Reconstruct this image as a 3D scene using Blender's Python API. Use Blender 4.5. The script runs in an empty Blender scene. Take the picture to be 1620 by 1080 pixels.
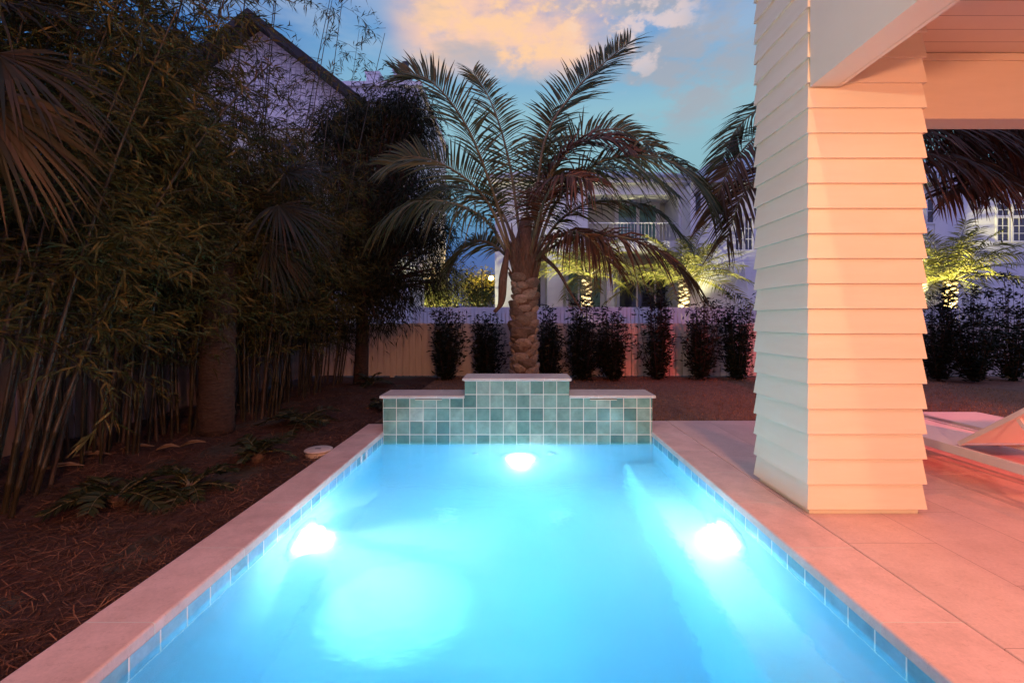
import bpy, math, random
import numpy as np
from mathutils import Vector
R = math.radians
C = bpy.context.scene.collection
SC = bpy.context.scene
rnd = random.Random(7)

# ------------------------------------------------------------------ camera model
F, CX, CY, H = 700.0, 819.0, 506.0, 1.29
def P(px, py, Y):
    return Vector(((px - CX) / F * Y, Y, H - (py - CY) / F * Y))
def PXs(px, Y): return (px - CX) / F * Y
def PZ(py, Y): return H - (py - CY) / F * Y

# ------------------------------------------------------------------ materials
def newmat(name):
    m = bpy.data.materials.new(name); m.use_nodes = True
    nt = m.node_tree
    b = nt.nodes['Principled BSDF']
    return m, nt, b
def N(nt, t, **kw):
    n = nt.nodes.new(t)
    for k, v in kw.items(): setattr(n, k, v)
    return n
def math_(nt, op, a, b=None, c=None):
    n = N(nt, 'ShaderNodeMath', operation=op)
    for i, v in enumerate((a, b, c)):
        if v is None: continue
        if isinstance(v, (int, float)): n.inputs[i].default_value = v
        else: nt.links.new(v, n.inputs[i])
    return n.outputs[0]
def mixc(nt, fac, a, b, mode='MIX'):
    n = N(nt, 'ShaderNodeMix', data_type='RGBA', blend_type=mode)
    for sock, v in ((n.inputs[0], fac), (n.inputs[6], a), (n.inputs[7], b)):
        if isinstance(v, (int, float)): sock.default_value = v
        elif isinstance(v, tuple): sock.default_value = (*v, 1)
        else: nt.links.new(v, sock)
    return n.outputs[2]
def ramp(nt, fac, stops, interp='LINEAR'):
    n = N(nt, 'ShaderNodeValToRGB'); cr = n.color_ramp; cr.interpolation = interp
    while len(cr.elements) > 1: cr.elements.remove(cr.elements[-1])
    cr.elements[0].position = stops[0][0]; cr.elements[0].color = (*stops[0][1], 1)
    for p, c in stops[1:]:
        e = cr.elements.new(p); e.color = (*c, 1)
    nt.links.new(fac, n.inputs[0])
    return n.outputs[0]
def smooth(nt, v, a, b):
    n = N(nt, 'ShaderNodeMapRange', interpolation_type='SMOOTHSTEP')
    n.inputs[1].default_value = a; n.inputs[2].default_value = b
    nt.links.new(v, n.inputs[0]); return n.outputs[0]
def noise(nt, scale, detail=4, rough=.55, vec=None, stretch=None):
    n = N(nt, 'ShaderNodeTexNoise'); n.inputs['Scale'].default_value = scale
    n.inputs['Detail'].default_value = detail; n.inputs['Roughness'].default_value = rough
    if vec is None:
        vec = N(nt, 'ShaderNodeTexCoord').outputs['Object']
    if stretch:
        mp = N(nt, 'ShaderNodeMapping'); mp.inputs['Scale'].default_value = stretch
        nt.links.new(vec, mp.inputs[0]); vec = mp.outputs[0]
    nt.links.new(vec, n.inputs['Vector'])
    return n.outputs['Fac']
def bump(nt, b, h, strength=.3, dist=.01):
    n = N(nt, 'ShaderNodeBump'); n.inputs['Strength'].default_value = strength
    n.inputs['Distance'].default_value = dist
    nt.links.new(h, n.inputs['Height']); nt.links.new(n.outputs[0], b.inputs['Normal'])

def mat_noise(name, c1, c2, scale=8, rough=.6, bumpk=0, bdist=.01, stretch=None, spec=.5, metal=0, detail=5):
    m, nt, b = newmat(name)
    f = noise(nt, scale, detail, .6, stretch=stretch)
    nt.links.new(ramp(nt, f, [(.3, c1), (.7, c2)]), b.inputs['Base Color'])
    b.inputs['Roughness'].default_value = rough
    b.inputs['Specular IOR Level'].default_value = spec
    b.inputs['Metallic'].default_value = metal
    if bumpk: bump(nt, b, f, bumpk, bdist)
    return m
def mat_leaf(name, c1, c2, c3, clump=1.2, rough=.62, trans=.2, spec=.2):
    m, nt, b = newmat(name)
    g = N(nt, 'ShaderNodeNewGeometry')
    col = ramp(nt, g.outputs['Random Per Island'], [(0, c1), (.55, c2), (1, c3)])
    f = noise(nt, clump, 3)
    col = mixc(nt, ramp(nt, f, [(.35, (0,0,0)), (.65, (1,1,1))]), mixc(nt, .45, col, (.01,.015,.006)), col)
    nt.links.new(col, b.inputs['Base Color'])
    b.inputs['Roughness'].default_value = rough; b.inputs['Specular IOR Level'].default_value = spec
    t = N(nt, 'ShaderNodeBsdfTranslucent'); nt.links.new(col, t.inputs[0])
    mx = N(nt, 'ShaderNodeMixShader'); mx.inputs[0].default_value = trans
    out = nt.nodes['Material Output']
    nt.links.new(b.outputs[0], mx.inputs[1]); nt.links.new(t.outputs[0], mx.inputs[2])
    nt.links.new(mx.outputs[0], out.inputs[0])
    return m
def mat_grid(name, ax_u, ax_v, pu, pv, ou, ov, stops, joint, gu, gv=None, rough=.3, var=1.0, nscale=9,
             mott=((.75,.75,.75),(1.15,1.15,1.15)), stagger=0.0, bk=.5, jrough=.8, spec=.5, tilebump=.12, fine=False):
    """rectangular tiles or pavers with joints, in object coordinates"""
    m, nt, b = newmat(name)
    tc = N(nt, 'ShaderNodeTexCoord'); sx = N(nt, 'ShaderNodeSeparateXYZ')
    nt.links.new(tc.outputs['Object'], sx.inputs[0])
    u = math_(nt, 'DIVIDE', math_(nt, 'SUBTRACT', sx.outputs[ax_u], ou), pu)
    fu = math_(nt, 'FLOOR', u)
    v = math_(nt, 'DIVIDE', math_(nt, 'SUBTRACT', sx.outputs[ax_v], ov), pv)
    if stagger: v = math_(nt, 'ADD', v, math_(nt, 'MULTIPLY', fu, stagger))
    fv = math_(nt, 'FLOOR', v)
    cb = N(nt, 'ShaderNodeCombineXYZ'); nt.links.new(fu, cb.inputs[0]); nt.links.new(fv, cb.inputs[1])
    wn = N(nt, 'ShaderNodeTexWhiteNoise', noise_dimensions='3D'); nt.links.new(cb.outputs[0], wn.inputs[0])
    col = ramp(nt, wn.outputs['Value'], stops)
    off = N(nt, 'ShaderNodeVectorMath', operation='MULTIPLY_ADD')
    nt.links.new(wn.outputs['Color'], off.inputs[0]); off.inputs[1].default_value = (7,7,7); nt.links.new(tc.outputs['Object'], off.inputs[2])
    nf = noise(nt, nscale, 6, .65, vec=off.outputs[0])
    col = mixc(nt, 1.0, col, ramp(nt, nf, [(.3, mott[0]), (.7, mott[1])]), 'MULTIPLY')
    if fine:
        n2 = noise(nt, 70, 4, .7, vec=off.outputs[0]); n3 = noise(nt, 15, 5, .7, vec=off.outputs[0], stretch=(1,2.6,1))
        col = mixc(nt, 1.0, col, ramp(nt, n2, [(.35,(.93,.93,.93)),(.65,(1.04,1.04,1.04))]), 'MULTIPLY')
        col = mixc(nt, 1.0, col, ramp(nt, n3, [(.60,(1,1,1)),(.612,(.74,.68,.64)),(.63,(1,1,1))]), 'MULTIPLY')
    def edge(x, g):
        fr = math_(nt, 'FRACT', x)
        d = math_(nt, 'MINIMUM', fr, math_(nt, 'SUBTRACT', 1.0, fr))
        return math_(nt, 'LESS_THAN', d, g)
    jm = edge(u, gu / pu)
    if gv is None: gv = gu
    if gv > 0: jm = math_(nt, 'MAXIMUM', jm, edge(v, gv / pv))
    nt.links.new(mixc(nt, jm, col, joint), b.inputs['Base Color'])
    nt.links.new(math_(nt, 'MULTIPLY_ADD', jm, jrough - rough, rough), b.inputs['Roughness'])
    b.inputs['Specular IOR Level'].default_value = spec
    h = math_(nt, 'SUBTRACT', math_(nt, 'MULTIPLY', nf, tilebump), jm)
    bump(nt, b, h, bk, .004)
    return m
def mat_siding(name, c1, c2, pitch, axis=2, rough=.5, off=0.0, k=.8, dist=.015):
    m, nt, b = newmat(name)
    tc = N(nt, 'ShaderNodeTexCoord'); sx = N(nt, 'ShaderNodeSeparateXYZ'); nt.links.new(tc.outputs['Object'], sx.inputs[0])
    fr = math_(nt, 'FRACT', math_(nt, 'DIVIDE', math_(nt, 'ADD', sx.outputs[axis], off + 50), pitch))
    h = math_(nt, 'SUBTRACT', 1.0, fr)
    f = noise(nt, 3, 4)
    nt.links.new(ramp(nt, f, [(.3, c1), (.7, c2)]), b.inputs['Base Color'])
    b.inputs['Roughness'].default_value = rough
    bump(nt, b, h, k, dist)
    return m
def mat_emit(name, col, s):
    m, nt, b = newmat(name)
    b.inputs['Base Color'].default_value = (*col, 1)
    b.inputs['Emission Color'].default_value = (*col, 1); b.inputs['Emission Strength'].default_value = s
    return m

M = {}
M['mulch'] = mat_noise('mulch', (.024,.008,.005), (.085,.033,.021), 24, .9, .8, .02)
M['straw'] = mat_leaf('straw', (.04,.016,.010), (.11,.045,.027), (.30,.15,.09), 1.5, .8, .1, .2)
M['soil'] = mat_noise('soil', (.03,.025,.018), (.06,.05,.035), 3, .95, .5)
M['lawn'] = mat_noise('lawn', (.12,.055,.03), (.30,.15,.08), 14, .9, .8, .02)
M['grass'] = mat_leaf('grass', (.20,.09,.04), (.42,.20,.09), (.58,.31,.16), 1.0, .7, .3, .2)
M['stone'] = mat_grid('coping_stone', 1, 0, .62, 5, .03, -2.5, [(0,(.70,.49,.43)),(1,(.75,.54,.47))], (.66,.60,.52), .003, 0, .55, 1, 5, ((.8,.78,.76),(1.08,1.08,1.08)), bk=.25, fine=True)
M['cap'] = mat_grid('cap_stone', 0, 1, .62, 5, -.31, 2.5, [(0,(.56,.49,.43)),(1,(.62,.55,.48))], (.68,.62,.54), .003, 0, .5, 1, 6, ((.82,.8,.8),(1.06,1.06,1.06)), bk=.25, fine=True)
M['paver'] = mat_grid('paver_stone', 0, 1, .512, .82, 1.912, .1, [(0,(.63,.455,.395)),(.5,(.66,.48,.415)),(1,(.69,.505,.44))], (.26,.17,.14), .0016, .0012, .6, 1, 4.5, ((.90,.87,.85),(1.05,1.05,1.05)), stagger=.5, bk=.25, fine=True)
TEAL = [(0,(.08,.18,.15)),(.3,(.14,.27,.22)),(.6,(.19,.33,.265)),(.85,(.25,.37,.30)),(1,(.35,.45,.37))]
M['tile'] = mat_grid('teal_tile', 0, 2, .1545, .1545, -1.557, -.0346, TEAL, (.80,.72,.60), .0036, None, .12, 1, 8, ((.62,.66,.66),(1.25,1.2,1.18)), bk=.6, tilebump=.9)
M['tile_side_lit'] = mat_grid('teal_tile_side_lit', 1, 2, .157, .16, .05, -.195, [(0,(.18,.38,.44)),(.4,(.26,.48,.60)),(.8,(.33,.54,.72)),(1,(.42,.62,.74))], (.86,.82,.74), .004, None, .12, 1, 8, ((.65,.7,.72),(1.2,1.2,1.18)), bk=.6, tilebump=.9)  # same teal tile, tinted bluer and paler for the pool light on it
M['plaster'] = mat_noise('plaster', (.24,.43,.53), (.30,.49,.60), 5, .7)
M['plaster_bench_lit'] = mat_noise('plaster_bench_lit', (.50,.70,.76), (.58,.77,.82), 5, .7)  # basin plaster lightened on the bench so its riser looks lit
M['cream'] = mat_noise('cream_paint', (.77,.69,.52), (.81,.73,.56), 2.2, .42, .06, .004, stretch=(1,1,7))
M['trim'] = mat_noise('trim_paint', (.76,.69,.52), (.80,.73,.56), 1.5, .4)
M['ceil'] = mat_grid('ceiling_board', 1, 0, .14, 9, 3.39, -3, [(0,(.74,.66,.54)),(1,(.78,.70,.57))], (.40,.33,.27), .003, 0, .5, 1, 3, ((.95,.95,.95),(1.03,1.03,1.03)), bk=.5)
M['white_metal'] = mat_noise('white_metal', (.62,.56,.52), (.68,.62,.58), 6, .35)
M['lamp_glow_ring'] = mat_noise('lamp_glow_ring', (.82,.84,.85), (.88,.89,.9), 6, .5)
M['sling'] = mat_noise('sling_mesh', (.66,.62,.58), (.74,.70,.66), 300, .7, .15, .001)
M['dark_metal'] = mat_noise('dark_metal', (.03,.03,.03), (.05,.05,.05), 6, .4)
M['slot'] = mat_noise('slot_bronze', (.10,.08,.05), (.18,.14,.09), 20, .35, metal=.6)
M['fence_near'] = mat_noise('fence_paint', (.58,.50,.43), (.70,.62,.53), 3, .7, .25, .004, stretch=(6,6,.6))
M['fence_side_shaded'] = mat_noise('fence_paint_shaded', (.17,.125,.11), (.27,.205,.18), 3, .75, .25, .004, stretch=(6,6,.6))  # pale boards darkened in colour to stand in for bamboo shade
M['fence_far'] = mat_noise('fence_paint_far', (.62,.60,.62), (.70,.68,.70), 3, .7, .2, .004, stretch=(6,6,.6))
M['culm'] = mat_noise('culm', (.012,.011,.005), (.040,.030,.012), 5, .45, stretch=(4,4,.7))
M['culm_dry'] = mat_noise('culm_dry', (.03,.018,.010), (.075,.046,.027), 5, .6, stretch=(4,4,.7))
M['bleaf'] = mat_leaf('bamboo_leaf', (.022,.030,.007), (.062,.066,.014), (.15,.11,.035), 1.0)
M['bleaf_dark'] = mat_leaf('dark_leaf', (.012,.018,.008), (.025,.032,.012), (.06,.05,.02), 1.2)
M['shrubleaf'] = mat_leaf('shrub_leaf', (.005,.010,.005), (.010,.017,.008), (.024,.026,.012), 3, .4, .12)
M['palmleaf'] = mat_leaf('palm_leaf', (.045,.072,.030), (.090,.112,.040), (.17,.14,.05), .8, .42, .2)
M['palmleaf_dry_redlit'] = mat_leaf('palm_leaf_dry_redlit', (.07,.034,.018), (.13,.060,.032), (.20,.10,.055), .8, .55, .2)  # dry leaf colour pushed redder to carry the red porch light
M['rachis'] = mat_noise('rachis', (.09,.085,.035), (.17,.14,.07), 6, .45)
M['fanleaf'] = mat_leaf('fan_leaf', (.016,.016,.006), (.034,.027,.011), (.060,.036,.018), 1.2, .45, .25)
m, nt, b = newmat('palm_boot'); g = N(nt, 'ShaderNodeNewGeometry'); f = noise(nt, 26, 6, .7, stretch=(1,1,2.2))
nt.links.new(mixc(nt, 1.0, ramp(nt, g.outputs['Random Per Island'], [(0,(.16,.12,.09)),(.5,(.30,.235,.18)),(1,(.46,.37,.29))]), ramp(nt, f, [(.3,(.45,.42,.4)),(.62,(1.05,1.05,1.05))]), 'MULTIPLY'), b.inputs['Base Color'])
b.inputs['Roughness'].default_value = .9; bump(nt, b, f, .9, .02); M['boot'] = m
M['fibre'] = mat_noise('palm_fibre', (.06,.035,.022), (.16,.095,.06), 18, .9, .8, .02, stretch=(2,2,.6))
M['bark'] = mat_noise('bark', (.022,.012,.008), (.066,.036,.024), 16, .9, .9, .03, stretch=(1,1,2.6))
M['bgpalm'] = mat_leaf('bg_palm_leaf', (.16,.18,.04), (.30,.29,.07), (.42,.36,.11), 2, .5, .3)
M['bgbush'] = mat_leaf('bg_bush_leaf', (.10,.12,.03), (.18,.18,.05), (.28,.24,.08), 2, .5, .3)
M['house_white'] = mat_siding('house_siding', (.66,.66,.68), (.72,.72,.74), .14)
M['house_shingle'] = mat_grid('gable_shingle', 0, 2, .16, .24, 0, 0, [(0,(.74,.74,.78)),(1,(.82,.82,.84))], (.34,.33,.40), .006, .010, .7, stagger=.5, bk=.6)
M['house_cream'] = mat_siding('house_cream', (.60,.58,.46), (.66,.64,.52), .16)
M['house_trim'] = mat_noise('house_trim', (.72,.71,.72), (.78,.77,.78), 2, .6)
M['house_wall'] = mat_siding('near_house_siding', (.40,.36,.29), (.45,.41,.33), .166)
M['roof_dark'] = mat_noise('roof_dark', (.018,.018,.02), (.035,.033,.034), 6, .8, .4)
M['roof_metal'] = mat_siding('roof_metal', (.30,.32,.36), (.36,.38,.42), .4, axis=0, rough=.4)
M['dark_void'] = mat_noise('dark_opening', (.02,.022,.022), (.04,.042,.04), 3, .8)
M['lid'] = mat_noise('lid_plastic', (.50,.42,.36), (.60,.52,.46), 12, .6)
M['sheath'] = mat_leaf('sheath', (.20,.12,.07), (.30,.19,.11), (.40,.27,.17), 2, .8, .15)
M['cycad'] = mat_leaf('cycad_leaf', (.015,.024,.008), (.03,.04,.014), (.07,.06,.025), 2, .45, .2)
def glass(name, col):
    m, nt, b = newmat(name)
    f = noise(nt, .6, 2)
    nt.links.new(ramp(nt, f, [(.3, col), (.7, tuple(c*1.8 for c in col))]), b.inputs['Base Color'])
    b.inputs['Roughness'].default_value = .08; b.inputs['Specular IOR Level'].default_value = .7
    return m
M['pane'] = glass('window_pane', (.015,.018,.03))
M['pane_teal'] = glass('window_pane_teal', (.10,.20,.17))
M['lens'] = mat_emit('pool_lens', (.93,.98,1), 26)
M['lamp_warm'] = mat_emit('street_lamp_glow', (1,.62,.12), 60)
M['lamp_red'] = mat_emit('porch_lamp_glow', (1,.5,.32), 12)
# water: real refraction at the surface, coloured and faintly cloudy inside
m, nt, b = newmat('water'); nt.nodes.remove(b)
gl = N(nt, 'ShaderNodeBsdfGlass'); gl.inputs['IOR'].default_value = 1.33; gl.inputs['Roughness'].default_value = 0.18
f1 = noise(nt, 5, 3, .5, stretch=(1, 1.6, 1)); f2 = noise(nt, 22, 2, .5)
bp = N(nt, 'ShaderNodeBump'); bp.inputs['Strength'].default_value = .42; bp.inputs['Distance'].default_value = .02
nt.links.new(math_(nt, 'MULTIPLY_ADD', f2, .32, f1), bp.inputs['Height']); nt.links.new(bp.outputs[0], gl.inputs['Normal'])
va = N(nt, 'ShaderNodeVolumeAbsorption'); va.inputs['Color'].default_value = (.42,.88,.985,1); va.inputs['Density'].default_value = 1.0
vs = N(nt, 'ShaderNodeVolumeScatter'); vs.inputs['Color'].default_value = (.95,.99,1,1); vs.inputs['Density'].default_value = .32; vs.inputs['Anisotropy'].default_value = .0
ad = N(nt, 'ShaderNodeAddShader'); nt.links.new(va.outputs[0], ad.inputs[0]); nt.links.new(vs.outputs[0], ad.inputs[1])
nt.links.new(gl.outputs[0], nt.nodes['Material Output'].inputs[0]); nt.links.new(ad.outputs[0], nt.nodes['Material Output'].inputs[1])
M['water'] = m

# ------------------------------------------------------------------ mesh helpers
class MB:
    def __init__(s): s.V = []; s.F = []; s.I = []
    def face(s, pts, mi=0):
        o = len(s.V); s.V += [tuple(p) for p in pts]; s.F.append(tuple(range(o, o + len(pts)))); s.I.append(mi)
    def box(s, x0, x1, y0, y1, z0, z1, mi=0):
        o = len(s.V)
        s.V += [(x0,y0,z0),(x1,y0,z0),(x1,y1,z0),(x0,y1,z0),(x0,y0,z1),(x1,y0,z1),(x1,y1,z1),(x0,y1,z1)]
        for f in ((0,3,2,1),(4,5,6,7),(0,1,5,4),(1,2,6,5),(2,3,7,6),(3,0,4,7)):
            s.F.append(tuple(o + i for i in f)); s.I.append(mi)
    def bar(s, a, b, w, h, mi=0, up=(0,0,1)):
        a = Vector(a); b = Vector(b); t = (b - a).normalized(); up = Vector(up)
        if abs(t.dot(up)) > .98: up = Vector((1,0,0))
        x = t.cross(up).normalized(); z = x.cross(t).normalized()
        o = len(s.V)
        for p in (a, b):
            for i, j in ((-1,-1),(1,-1),(1,1),(-1,1)): s.V.append(tuple(p + x*(i*w/2) + z*(j*h/2)))
        for f in ((0,1,2,3),(7,6,5,4),(0,4,5,1),(1,5,6,2),(2,6,7,3),(3,7,4,0)):
            s.F.append(tuple(o + i for i in f)); s.I.append(mi)
    def tube(s, pts, rad, n=8, mi=0, cap=True):
        pts = [Vector(p) for p in pts]; o = len(s.V); k = len(pts)
        if not hasattr(rad, '__len__'): rad = [rad]*k
        ref = Vector((1,0,0)) if abs((pts[-1]-pts[0]).normalized().x) < .8 else Vector((0,1,0))
        for i, p in enumerate(pts):
            t = (pts[min(i+1,k-1)] - pts[max(i-1,0)]).normalized()
            x = (ref - t*ref.dot(t)).normalized(); y = t.cross(x)
            for j in range(n):
                a = 2*math.pi*j/n; s.V.append(tuple(p + (x*math.cos(a) + y*math.sin(a))*rad[i]))
        for i in range(k-1):
            for j in range(n):
                s.F.append((o+i*n+j, o+i*n+(j+1)%n, o+(i+1)*n+(j+1)%n, o+(i+1)*n+j)); s.I.append(mi)
        if cap:
            s.F.append(tuple(o+j for j in reversed(range(n)))); s.I.append(mi)
            s.F.append(tuple(o+(k-1)*n+j for j in range(n))); s.I.append(mi)
    def lathe(s, prof, c=(0,0,0), n=24, mi=0):
        o = len(s.V); k = len(prof)
        for r, z in prof:
            for j in range(n):
                a = 2*math.pi*j/n; s.V.append((c[0]+r*math.cos(a), c[1]+r*math.sin(a), c[2]+z))
        for i in range(k-1):
            for j in range(n):
                s.F.append((o+i*n+j, o+i*n+(j+1)%n, o+(i+1)*n+(j+1)%n, o+(i+1)*n+j)); s.I.append(mi)
        s.F.append(tuple(o+j for j in reversed(range(n)))); s.I.append(mi)
        s.F.append(tuple(o+(k-1)*n+j for j in range(n))); s.I.append(mi)
    def strip(s, pts, wv, ws, mi=0):
        """ribbon along pts with half-width vectors wv*ws[i]; last width may be 0"""
        o = len(s.V); k = len(pts)
        for p, w in zip(pts, ws):
            s.V.append(tuple(p - wv*w)); s.V.append(tuple(p + wv*w))
        for i in range(k-1):
            s.F.append((o+2*i, o+2*i+1, o+2*i+3, o+2*i+2)); s.I.append(mi)
    def build(s, name, mats, parent=None, smooth=False, bevel=0, segs=2):
        me = bpy.data.meshes.new(name); me.from_pydata(s.V, [], s.F)
        if not isinstance(mats, (list, tuple)): mats = [mats]
        for mm in mats: me.materials.append(mm)
        if len(mats) > 1: me.polygons.foreach_set('material_index', s.I)
        if smooth: me.polygons.foreach_set('use_smooth', [True]*len(s.F))
        me.update()
        o = bpy.data.objects.new(name, me); C.objects.link(o)
        if parent:
            o.parent = parent; o.matrix_parent_inverse = parent.matrix_world.inverted()
        if bevel:
            md = o.modifiers.new('bevel', 'BEVEL'); md.width = bevel; md.segments = segs; md.limit_method = 'ANGLE'
        return o
def leaves_obj(name, pos, dirs, L, W, mats, parent=None, seed=0, extra=None, curl=.12):
    """many lance leaves: pos (n,3), dirs (n,3) unit, L, W (n,)"""
    rs = np.random.RandomState(seed)
    n = len(pos); dirs = dirs/np.linalg.norm(dirs, axis=1, keepdims=True)
    r = rs.normal(size=(n,3)); side = np.cross(dirs, r); side /= np.linalg.norm(side, axis=1, keepdims=True) + 1e-9
    up = np.cross(side, dirs)
    mid = pos + dirs*(L*.42)[:,None] + up*(L*curl*.5)[:,None]
    tip = pos + dirs*L[:,None] - np.array([0,0,1])*(L*curl)[:,None]
    V = np.empty((n,4,3)); V[:,0] = pos; V[:,1] = mid - side*(W*.5)[:,None]; V[:,2] = tip; V[:,3] = mid + side*(W*.5)[:,None]
    V = V.reshape(-1,3)
    Fi = np.arange(4*n).reshape(n,4)
    ev, ef = ([], []) if extra is None else (extra.V, extra.F)
    nv = len(V)
    verts = np.concatenate([V, np.array(ev).reshape(-1,3)]) if len(ev) else V
    loops = [Fi.reshape(-1)]; tot = [np.full(n,4)]
    if ef:
        loops.append(np.concatenate([np.array(f) for f in ef]) + nv); tot.append(np.array([len(f) for f in ef]))
    loops = np.concatenate(loops).astype(np.int32); tot = np.concatenate(tot).astype(np.int32)
    st = np.concatenate([[0], np.cumsum(tot)[:-1]]).astype(np.int32)
    me = bpy.data.meshes.new(name)
    me.vertices.add(len(verts)); me.vertices.foreach_set('co', verts.reshape(-1).astype(np.float32))
    me.loops.add(len(loops)); me.loops.foreach_set('vertex_index', loops)
    me.polygons.add(len(tot)); me.polygons.foreach_set('loop_start', st); me.polygons.foreach_set('loop_total', tot)
    if not isinstance(mats, (list, tuple)): mats = [mats]
    for mm in mats: me.materials.append(mm)
    if ef and len(mats) > 1:
        me.polygons.foreach_set('material_index', np.concatenate([np.zeros(n), np.ones(len(ef))]).astype(np.int32))
    me.update(calc_edges=True); me.validate()
    o = bpy.data.objects.new(name, me); C.objects.link(o)
    if parent:
        o.parent = parent; o.matrix_parent_inverse = parent.matrix_world.inverted()
    return o
def thing(name, label, cat, loc=(0,0,0), group=None):
    o = bpy.data.objects.new(name, None); C.objects.link(o); o.location = loc; o.empty_display_size = .2
    o['label'] = label; o['category'] = cat
    if group: o['group'] = group
    bpy.context.view_layer.update()
    return o
def tag(o, label, cat, group=None, kind=None):
    o['label'] = label; o['category'] = cat
    if group: o['group'] = group
    if kind: o['kind'] = kind
    return o
def struct(o, label=None, cat=None, kind='structure'):
    o['kind'] = kind
    if label: o['label'] = label
    if cat: o['category'] = cat
    return o
def spline(pts, n):
    pts = [Vector(p) for p in pts]
    q = [pts[0]*2 - pts[1]] + pts + [pts[-1]*2 - pts[-2]]
    out = []
    segs = len(pts) - 1
    for i in range(n):
        u = i/(n-1)*segs; k = min(int(u), segs-1); t = u - k
        a, b, c, d = q[k:k+4]
        out.append(.5*((2*b) + (c-a)*t + (2*a-5*b+4*c-d)*t*t + (3*b-a-3*c+d)*t**3))
    return out

# ------------------------------------------------------------------ ground
WZ = -.12                                # water level, coping top is 0
PX, PY0, PY1 = 1.57, .35, 5.12           # pool walls
FLOOR = WZ - 1.40
BX, BZ = 1.20, WZ - .62                  # bench edge and top
g = MB(); z = -.075; B = 500
for x0, x1, y0, y1 in ((-B,-1.7,-60,B),(1.7,B,-60,B),(-1.7,1.7,5.3,B),(-1.7,1.7,-60,.2)):
    g.face([(x0,y0,z),(x1,y0,z),(x1,y1,z),(x0,y1,z)])
struct(g.build('ground', M['soil']), 'dark bare ground running away beyond the fences', 'ground')
rs = np.random.RandomState(3)
def sheet(name, poly_fn, x0, x1, y0, y1, nx, ny, mat, zf):
    mb = MB()
    for j in range(ny+1):
        for i in range(nx+1):
            x = x0 + (x1-x0)*i/nx; y = y0 + (y1-y0)*j/ny
            mb.V.append((x, y, zf(x, y)))
    for j in range(ny):
        for i in range(nx):
            a = j*(nx+1)+i; mb.F.append((a,a+1,a+nx+2,a+nx+1)); mb.I.append(0)
    return mb.build(name, mat, smooth=True)
def zmulch(x, y):
    d = min(1, max(0, (-1.86 - x)/.5))
    return -.055 + d*(.02*math.sin(x*2.3+y*1.1) + .018*math.sin(x*5.1-y*3.7) + .012*math.sin(y*7+x*9))
struct(sheet('mulch_bed', None, -5.6, -1.858, -1.5, 10.4, 60, 160, M['mulch'], zmulch), 'dark mulched bed between the pool coping and the side fence', 'planting bed')
def zlawn(x, y): return -.045 + .012*math.sin(x*1.7+y*2.1) + .008*math.sin(x*4.1-y*3)
struct(sheet('lawn', None, -1.85, 12, 5.69, 10.4, 90, 40, M['lawn'], zlawn), 'dry brown lawn behind the tiled wall and deck', 'lawn')
d = MB(); d.box(1.915, 9, -2.5, 5.68, -.07, 0); d.box(-1.9, 1.912, -2.5, -.002, -.07, -.002)
struct(d.build('deck', M['paver'], bevel=.006), 'pale stone paver deck glowing salmon beside the pool', 'deck')

# pine straw and grass: stuff
def blades(name, n, area, Lr, w, mat, seed, up, zf):
    r = random.Random(seed); mb = MB()
    k = 0
    while k < n:
        x, y = area(r)
        a = r.uniform(0, 2*math.pi); L = r.uniform(*Lr); k += 1
        dx = Vector((math.cos(a), math.sin(a), 0)); p = Vector((x, y, zf(x, y) + r.uniform(.0, .018)*(0 if up else 1)))
        if up:
            dd = (Vector((0,0,1)) + dx*r.uniform(.1,.9)).normalized()
            wv = Vector((-dx.y, dx.x, 0)); mid = p + dd*L*.55; tip = p + dd*L*.9 + dx*L*.3
            mb.strip([p, mid, tip], wv, [w*.5, w*.4, w*.05])
        else:
            c = Vector((-dx.y, dx.x, 0))*r.uniform(-.3,.3)*L; e = r.uniform(-.004,.035)
            wv = Vector((-dx.y, dx.x, r.uniform(-.5,.5))).normalized()
            mb.strip([p, p + dx*L*.5 + c + Vector((0,0,e)), p + dx*L + Vector((0,0,r.uniform(0,.012)))], wv, [w*.5, w*.5, w*.2])
    return mb.build(name, mat)
def a_straw(r):
    while True:
        y = .8 + 8.5*r.random()**1.7; x = -1.87 - 3.2*r.random()**1.2
        return x, y
struct(blades('pine_straw', 27000, a_straw, (.06,.20), .0042, M['straw'], 5, False, zmulch), 'loose pine straw strewn over the bed left of the pool', 'pine straw', 'stuff')
def a_grass(r):
    y = 5.70 + 4.6*r.random()**1.6; x = -1.8 + 11*r.random()
    return x, y
struct(blades('grass', 30000, a_grass, (.02,.05), .006, M['grass'], 6, True, zlawn), 'short dry grass blades of the lawn behind the pool', 'grass', 'stuff')

# ------------------------------------------------------------------ pool
pool = thing('swimming_pool', 'narrow glowing blue swimming pool edged with pale stone coping and teal tiles', 'swimming pool', (0, 2.7, 0))
b = MB()
b.box(-PX-.2, -PX, PY0-.2, PY1, FLOOR-.2, -.041); b.box(PX, PX+.2, PY0-.2, PY1, FLOOR-.2, -.041)
b.box(-PX, PX, PY0-.2, PY0, FLOOR-.2, -.041); b.box(-PX, PX, PY0, PY1+.02, FLOOR-.2, FLOOR)
b.box(-PX, PX, PY1, PY1+.1, FLOOR, -.21)
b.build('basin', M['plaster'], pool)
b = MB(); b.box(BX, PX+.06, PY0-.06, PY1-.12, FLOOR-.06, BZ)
b.build('bench', M['plaster_bench_lit'], pool, bevel=.05, segs=4)
for s in (-1, 1):
    t = MB(); x = sorted((s*PX, s*(PX-.009))); t.box(x[0], x[1], PY0, PY1-.001, -.20, -.042)
    t.build('waterline_tile', M['tile_side_lit'], pool)
t = MB(); t.box(-1.858, -1.55, -.2, 5.51, -.06, 0); 
cp = t.build('coping', M['stone'], pool, bevel=.012, segs=3)
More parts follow.
